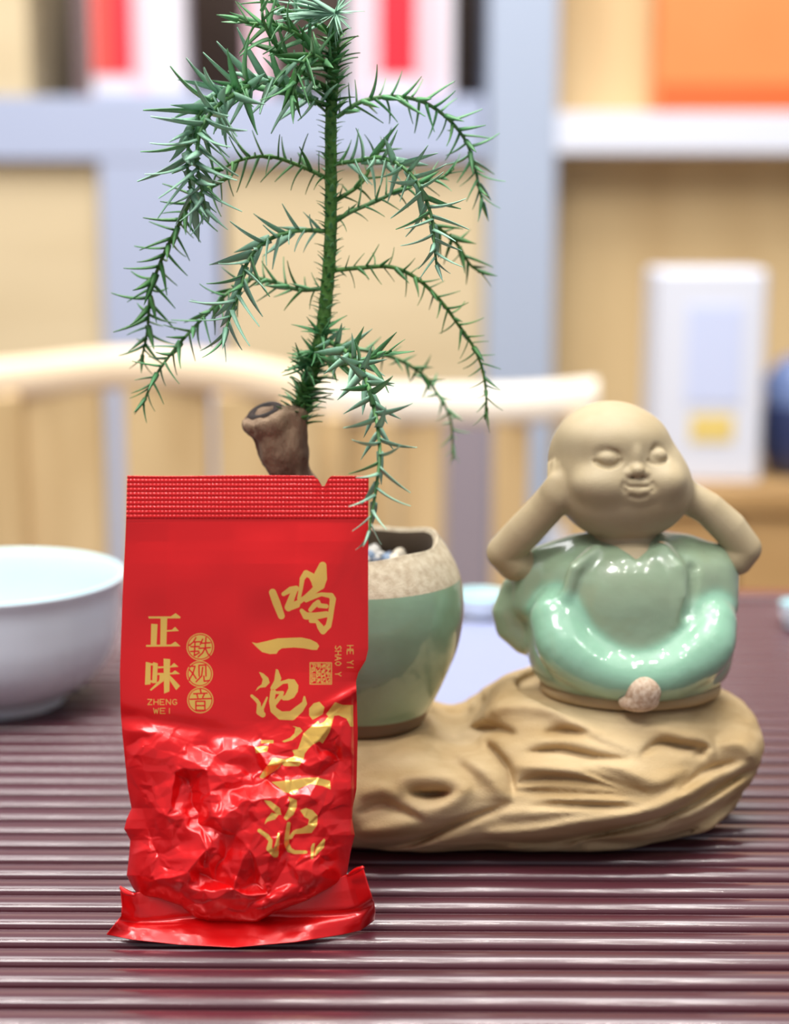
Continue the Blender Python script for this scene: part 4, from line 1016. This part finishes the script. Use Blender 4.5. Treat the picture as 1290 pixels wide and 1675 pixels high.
# discs with the three small characters left red
RING = []
for (x, y, r) in ((600, 883, 124), (595, 1130, 119), (600, 1370, 118)):
    a0 = cA((x, y)); RING.append((a0[0], a0[1], r/5.585))
for q in ([(560, 800), (535, 840), (500, 870)], [(545, 838), (600, 836)], [(515, 882), (592, 880)], [(552, 842), (545, 965), (592, 935)], [(512, 925), (585, 922)], [(622, 812), (600, 862)], [(612, 850), (690, 845)], [(588, 897), (692, 890)], [(652, 798), (645, 892), (620, 940), (580, 975)], [(648, 897), (668, 945), (694, 972)],
          [(498, 1062), (552, 1060), (535, 1120), (495, 1190)], [(500, 1090), (535, 1130), (562, 1172)], [(590, 1150), (588, 1052), (650, 1048), (652, 1150)], [(622, 1070), (612, 1150), (562, 1202)], [(632, 1150), (636, 1198), (684, 1190)],
          [(600, 1268), (606, 1298)], [(540, 1312), (662, 1306)], [(570, 1320), (577, 1345)], [(637, 1315), (622, 1345)], [(508, 1362), (702, 1355)], [(560, 1380), (642, 1380), (642, 1462), (560, 1462), (560, 1380)], [(562, 1420), (640, 1420)]):
    stroke(cA, q, 5.585, NEG, 7.5)
GL = {'Z': [[(0, 0), (1, 0), (0, 1), (1, 1)]], 'H': [[(0, 0), (0, 1)], [(1, 0), (1, 1)], [(0, .5), (1, .5)]], 'E': [[(1, 0), (0, 0), (0, 1), (1, 1)], [(0, .5), (.8, .5)]], 'N': [[(0, 1), (0, 0), (1, 1), (1, 0)]],
      'G': [[(1, .15), (.6, 0), (.2, .1), (0, .5), (.2, .9), (.6, 1), (1, .85), (1, .55), (.6, .55)]], 'W': [[(0, 0), (.25, 1), (.5, .2), (.75, 1), (1, 0)]], 'I': [[(.5, 0), (.5, 1)]],
      'S': [[(1, .12), (.5, 0), (.05, .2), (.5, .5), (.95, .78), (.5, 1), (0, .88)]], 'A': [[(0, 1), (.5, 0), (1, 1)], [(.2, .65), (.8, .65)]], 'O': [[(.5, 0), (.05, .3), (.05, .7), (.5, 1), (.95, .7), (.95, .3), (.5, 0)]], 'Y': [[(0, 0), (.5, .5), (1, 0)], [(.5, .5), (.5, 1)]]}
def text(s, x0, y0, w, h_, adv, r, down=False):
    for i, ch in enumerate(s):
        if ch == ' ': continue
        for pl_ in GL[ch]:
            P = [((x0+i*adv+a*w, y0+b_*h_) if not down else (x0+h_-b_*h_, y0+i*adv+a*w)) for a, b_ in pl_]
            POS.append(('s', np.array([(p[0], p[1], r) for p in P])))
text('ZHENG', 241.5, 1144, 7, 8.6, 10.1, 0.62); text('WEI', 251, 1158.5, 8, 8.6, 11, 0.6)
text('SHAO Y', 548, 1056.5, 6.2, 9.8, 8.6, 0.62, True); text('HE YI', 567.5, 1056, 6.0, 10, 8.2, 0.6, True)
# square seal of tiny strokes
def seal():
    r = random.Random(5)
    POS.append(('s', np.array([(507, 1084, .7), (542, 1084, .7), (542, 1119, .7), (507, 1119, .7), (507, 1084, .7)])))
    for cx_ in range(4):
        for cy_ in range(4):
            x0, y0 = 509.5+cx_*8, 1086.5+cy_*8
            for ln_ in r.sample([[(0, 0), (6, 0)], [(0, 3), (6, 3)], [(0, 6), (6, 6)], [(0, 0), (0, 6)], [(3, 0), (3, 6)], [(6, 0), (6, 6)], [(0, 6), (6, 0)]], 4):
                POS.append(('s', np.array([(x0+a, y0+b_, .62) for a, b_ in ln_])))
seal()
def field(prims, x, y, D):
    for t_, P in prims:
        mg = 3+(P[:, 2].max() if t_ == 's' else 0); m = (x > P[:, 0].min()-mg) & (x < P[:, 0].max()+mg) & (y > P[:, 1].min()-mg) & (y < P[:, 1].max()+mg)
        if not m.any(): continue
        X_, Y_ = x[m], y[m]
        if t_ == 's':
            d = np.full(X_.shape, 9.0)
            for i in range(len(P)-1):
                a, b_ = P[i], P[i+1]; bx, by_ = b_[0]-a[0], b_[1]-a[1]; L2 = max(bx*bx+by_*by_, 1e-9); h_ = np.clip(((X_-a[0])*bx+(Y_-a[1])*by_)/L2, 0, 1)
                d = np.minimum(d, np.hypot(X_-a[0]-h_*bx, Y_-a[1]-h_*by_)-(a[2]+(b_[2]-a[2])*h_))
        else:
            d = np.full(X_.shape, 9.0); ins = np.zeros(X_.shape, bool); n = len(P)
            for i in range(n):
                a, b_ = P[i], P[(i+1) % n]; bx, by_ = b_[0]-a[0], b_[1]-a[1]; L2 = max(bx*bx+by_*by_, 1e-9); h_ = np.clip(((X_-a[0])*bx+(Y_-a[1])*by_)/L2, 0, 1)
                d = np.minimum(d, np.hypot(X_-a[0]-h_*bx, Y_-a[1]-h_*by_))
                c = ((a[1] > Y_) != (b_[1] > Y_)); xi = a[0]+(Y_-a[1])*bx/(by_ if abs(by_) > 1e-9 else 1e-9); ins ^= c & (X_ < xi)
            d = np.where(ins, -d, d)
        D[m] = np.minimum(D[m], d)
    return D
def printed(x, y):
    D = np.full(x.shape, 9.0)
    dsc = np.full(x.shape, 9.0)
    for (a, b_, r) in RING:
        q = np.hypot(x-a, y-b_); dsc = np.minimum(dsc, np.minimum(np.abs(q-r+0.5)-0.75, q-(r-3.0)))
    ng = field(NEG, x, y, np.full(x.shape, 9.0)); D = np.minimum(D, np.maximum(dsc, -ng-0.1))
    return field(POS, x, y, D)
def sheet(xg, yg, dg, base):                       # image-plane grid + forward offset (px) -> world points
    return atv(xg, yg, base-dg*sK)
def gridfaces(ny, nx):
    i = np.arange(ny-1)[:, None]; k = np.arange(nx-1)[None, :]
    return np.stack([i*nx+k, (i+1)*nx+k, (i+1)*nx+k+1, i*nx+k+1], -1).reshape(-1, 4)
# body, front sheet
NX, NY = 400, 610
u = np.linspace(0, 1, NX)[None, :]*np.ones((NY, 1)); v = np.linspace(0, 1, NY)[:, None]*np.ones((1, NX))
yb0 = 852.0; yy = yb0+v*600
for _ in range(6):
    xx = le(yy)+(re_(yy)-le(yy))*u; yy = yb0+v*(np.interp(xx, BT[:, 0], BT[:, 1])-yb0)
dd = bulge(xx, yy, u)
V = sheet(xx, yy, dd, Ybase(yy)).reshape(-1, 3); Fq = gridfaces(NY, NX); pr = printed(xx, yy).ravel()
# back sheet
nx2, ny2 = 100, 150
u2 = np.linspace(0, 1, nx2)[None, :]*np.ones((ny2, 1)); v2 = np.linspace(0, 1, ny2)[:, None]*np.ones((1, nx2)); y2 = yb0+v2*600
for _ in range(6):
    x2 = le(y2)+(re_(y2)-le(y2))*u2; y2 = yb0+v2*(np.interp(x2, BT[:, 0], BT[:, 1])-yb0)
d2 = bulge(x2, y2, u2); e2 = np.minimum(np.minimum(u2, 1-u2)*8, 1)*np.minimum((1-v2)*12, 1)
V2 = sheet(x2, y2, np.where(e2 > 0, d2*(1-e2)-e2*(d2*0.25+1), d2), Ybase(y2)).reshape(-1, 3)
nF = len(V); VV = np.vstack([V, V2]); FF = np.vstack([Fq, gridfaces(ny2, nx2)[:, ::-1]+nF])
me = np_mesh('packet_body', VV, FF); a = me.attributes.new('print', 'FLOAT', 'POINT'); a.data.foreach_set('value', np.r_[pr, np.full(len(V2), 9.0)].astype(np.float32))
link('packet_body', me, m_foil, packet)
# top seal with crimped grid and tear notch
NX, NY = 420, 90
u = np.linspace(0, 1, NX)[None, :]*np.ones((NY, 1)); v = np.linspace(0, 1, NY)[:, None]*np.ones((1, NX))
xx = le(800)+(re_(800)-le(800))*u
ty = 778+0.6*np.sin(u*9)+np.interp(xx, [512, 520, 526, 531, 536, 541], [0, 6, 17, 16, 5, 0])
yy = ty+v*(853-ty); xx = le(yy)+(re_(yy)-le(yy))*u
cr_ = (np.abs(np.sin((yy-776)*PI/7.3))**0.7)*(0.35+0.65*np.abs(np.sin(xx*PI/6.4)))
dd = 0.6+1.9*cr_*np.clip((850-yy)/3, 0, 1)+1.2*vnoise(np.stack([xx, yy, 0*xx], -1), 1/90, 4, 1)*np.clip((853-yy)/20, 0, 1)
V = sheet(xx, yy, dd, Ybase(yy)).reshape(-1, 3); Vb = sheet(xx, yy, dd*0+(-2.2+1.0*cr_)*np.clip((853-yy)/8, 0.2, 1), Ybase(yy)).reshape(-1, 3)
Fq = gridfaces(NY, NX); n0 = len(V); q = np.arange(n0).reshape(NY, NX)
rim = np.vstack([np.stack([q[0, :-1], q[0, 1:], q[0, 1:]+n0, q[0, :-1]+n0], -1), np.stack([q[:-1, 0], q[:-1, 0]+n0, q[1:, 0]+n0, q[1:, 0]], -1), np.stack([q[:-1, -1], q[1:, -1], q[1:, -1]+n0, q[:-1, -1]+n0], -1)])
me = np_mesh('top_seal', np.vstack([V, Vb]), np.vstack([Fq, Fq[:, ::-1]+n0, rim])); a = me.attributes.new('print', 'FLOAT', 'POINT'); a.data.foreach_set('value', np.full(2*n0, 9.0, np.float32))
link('top_seal', me, m_foil, packet, label='crimped red top seal with a small tear notch')
# bottom seal: a flared fin folded forward, lying on the slats
TOPE = np.array([(196, 1450), (219, 1462), (270, 1450), (312, 1440), (400, 1440), (500, 1440), (555, 1436), (572, 1430), (592, 1417)], float)
BOTE = np.array([(174, 1529), (216, 1537), (290, 1545), (383, 1550), (484, 1541), (560, 1529), (590, 1522), (613, 1505)], float)
NX, NY = 240, 90
u = np.linspace(0, 1, NX); tx = 196+(593-196)*u; tyy = np.interp(tx, TOPE[:, 0], TOPE[:, 1]); bx = 174+(613-174)*u; byy = np.interp(bx, BOTE[:, 0], BOTE[:, 1])
v = np.linspace(0, 1, NY)[:, None]
side = np.abs(2*u-1)[None, :]
yy = tyy[None, :]*(1-v)+byy[None, :]*v
lx = np.interp(v[:, 0], [0, 0.4, 0.62, 1], [196, 199, 198, 174])[:, None]; rx = np.interp(v[:, 0], [0, 0.35, 0.7, 0.85, 1], [593, 602, 612, 614, 613])[:, None]
xx = lx+(rx-lx)*u[None, :]
gY = np.array([atz(a, b_, 0.0006)[1] for a, b_ in zip(bx, byy)])[None, :]
tY = 0.3635+0.0*u[None, :]-0.0022*np.clip((side-0.86)/0.14, 0, 1)
vc = 0.60-0.10*(1-side)                             # crease: upright collar above, fin lying forward below
w_ = np.clip((v-vc)/(1-vc), 0, 1)
Yv = tY*(1-w_)+gY*w_-0.0014*np.clip(v/vc, 0, 1)*(1-w_)
Yv = Yv+0.0009*np.exp(-((v-vc-0.06)/0.07)**2)
Yv = Yv-0.0006*vnoise(np.stack([xx, yy, 0*xx], -1), 1/40, 8, 2)*np.clip(v*4, 0, 1)*np.clip((1-v)*6, 0, 1)-0.0010*np.sin(v*PI)*np.clip((side-0.9)/0.1, 0, 1)
V = atv(xx, yy, Yv).reshape(-1, 3); Fq = gridfaces(NY, NX); n0 = len(V)
Vb = V+np.array([0, 0.0003, 0.0001]); q = np.arange(n0).reshape(NY, NX)
rim = np.vstack([np.stack([q[0, :-1], q[0, 1:], q[0, 1:]+n0, q[0, :-1]+n0], -1), np.stack([q[-1, :-1], q[-1, :-1]+n0, q[-1, 1:]+n0, q[-1, 1:]], -1), np.stack([q[:-1, 0], q[:-1, 0]+n0, q[1:, 0]+n0, q[1:, 0]], -1), np.stack([q[:-1, -1], q[1:, -1], q[1:, -1]+n0, q[:-1, -1]+n0], -1)])
me = np_mesh('bottom_seal', np.vstack([V, Vb]), np.vstack([Fq, Fq[:, ::-1]+n0, rim])); a = me.attributes.new('print', 'FLOAT', 'POINT'); a.data.foreach_set('value', np.full(2*n0, 9.0, np.float32))
link('bottom_seal', me, m_foil, packet, label='flared red bottom seal resting on the slats')
# rolled corner folds of the collar
for pts in ([(197, 1452), (206, 1460), (220, 1464)], [(569, 1432), (582, 1424), (594, 1419)]):
    P = [at(x, y, 0.3615-0.0006*i) for i, (x, y) in enumerate(spline(pts, 8))]
    o = MB().tube(P, [(2.2+2.2*math.sin(PI*i/7))*sK for i in range(8)], 10).build('corner_fold', m_foil, packet, smooth=True)
    a = o.data.attributes.new('print', 'FLOAT', 'POINT'); a.data.foreach_set('value', np.full(len(o.data.vertices), 9.0, np.float32))
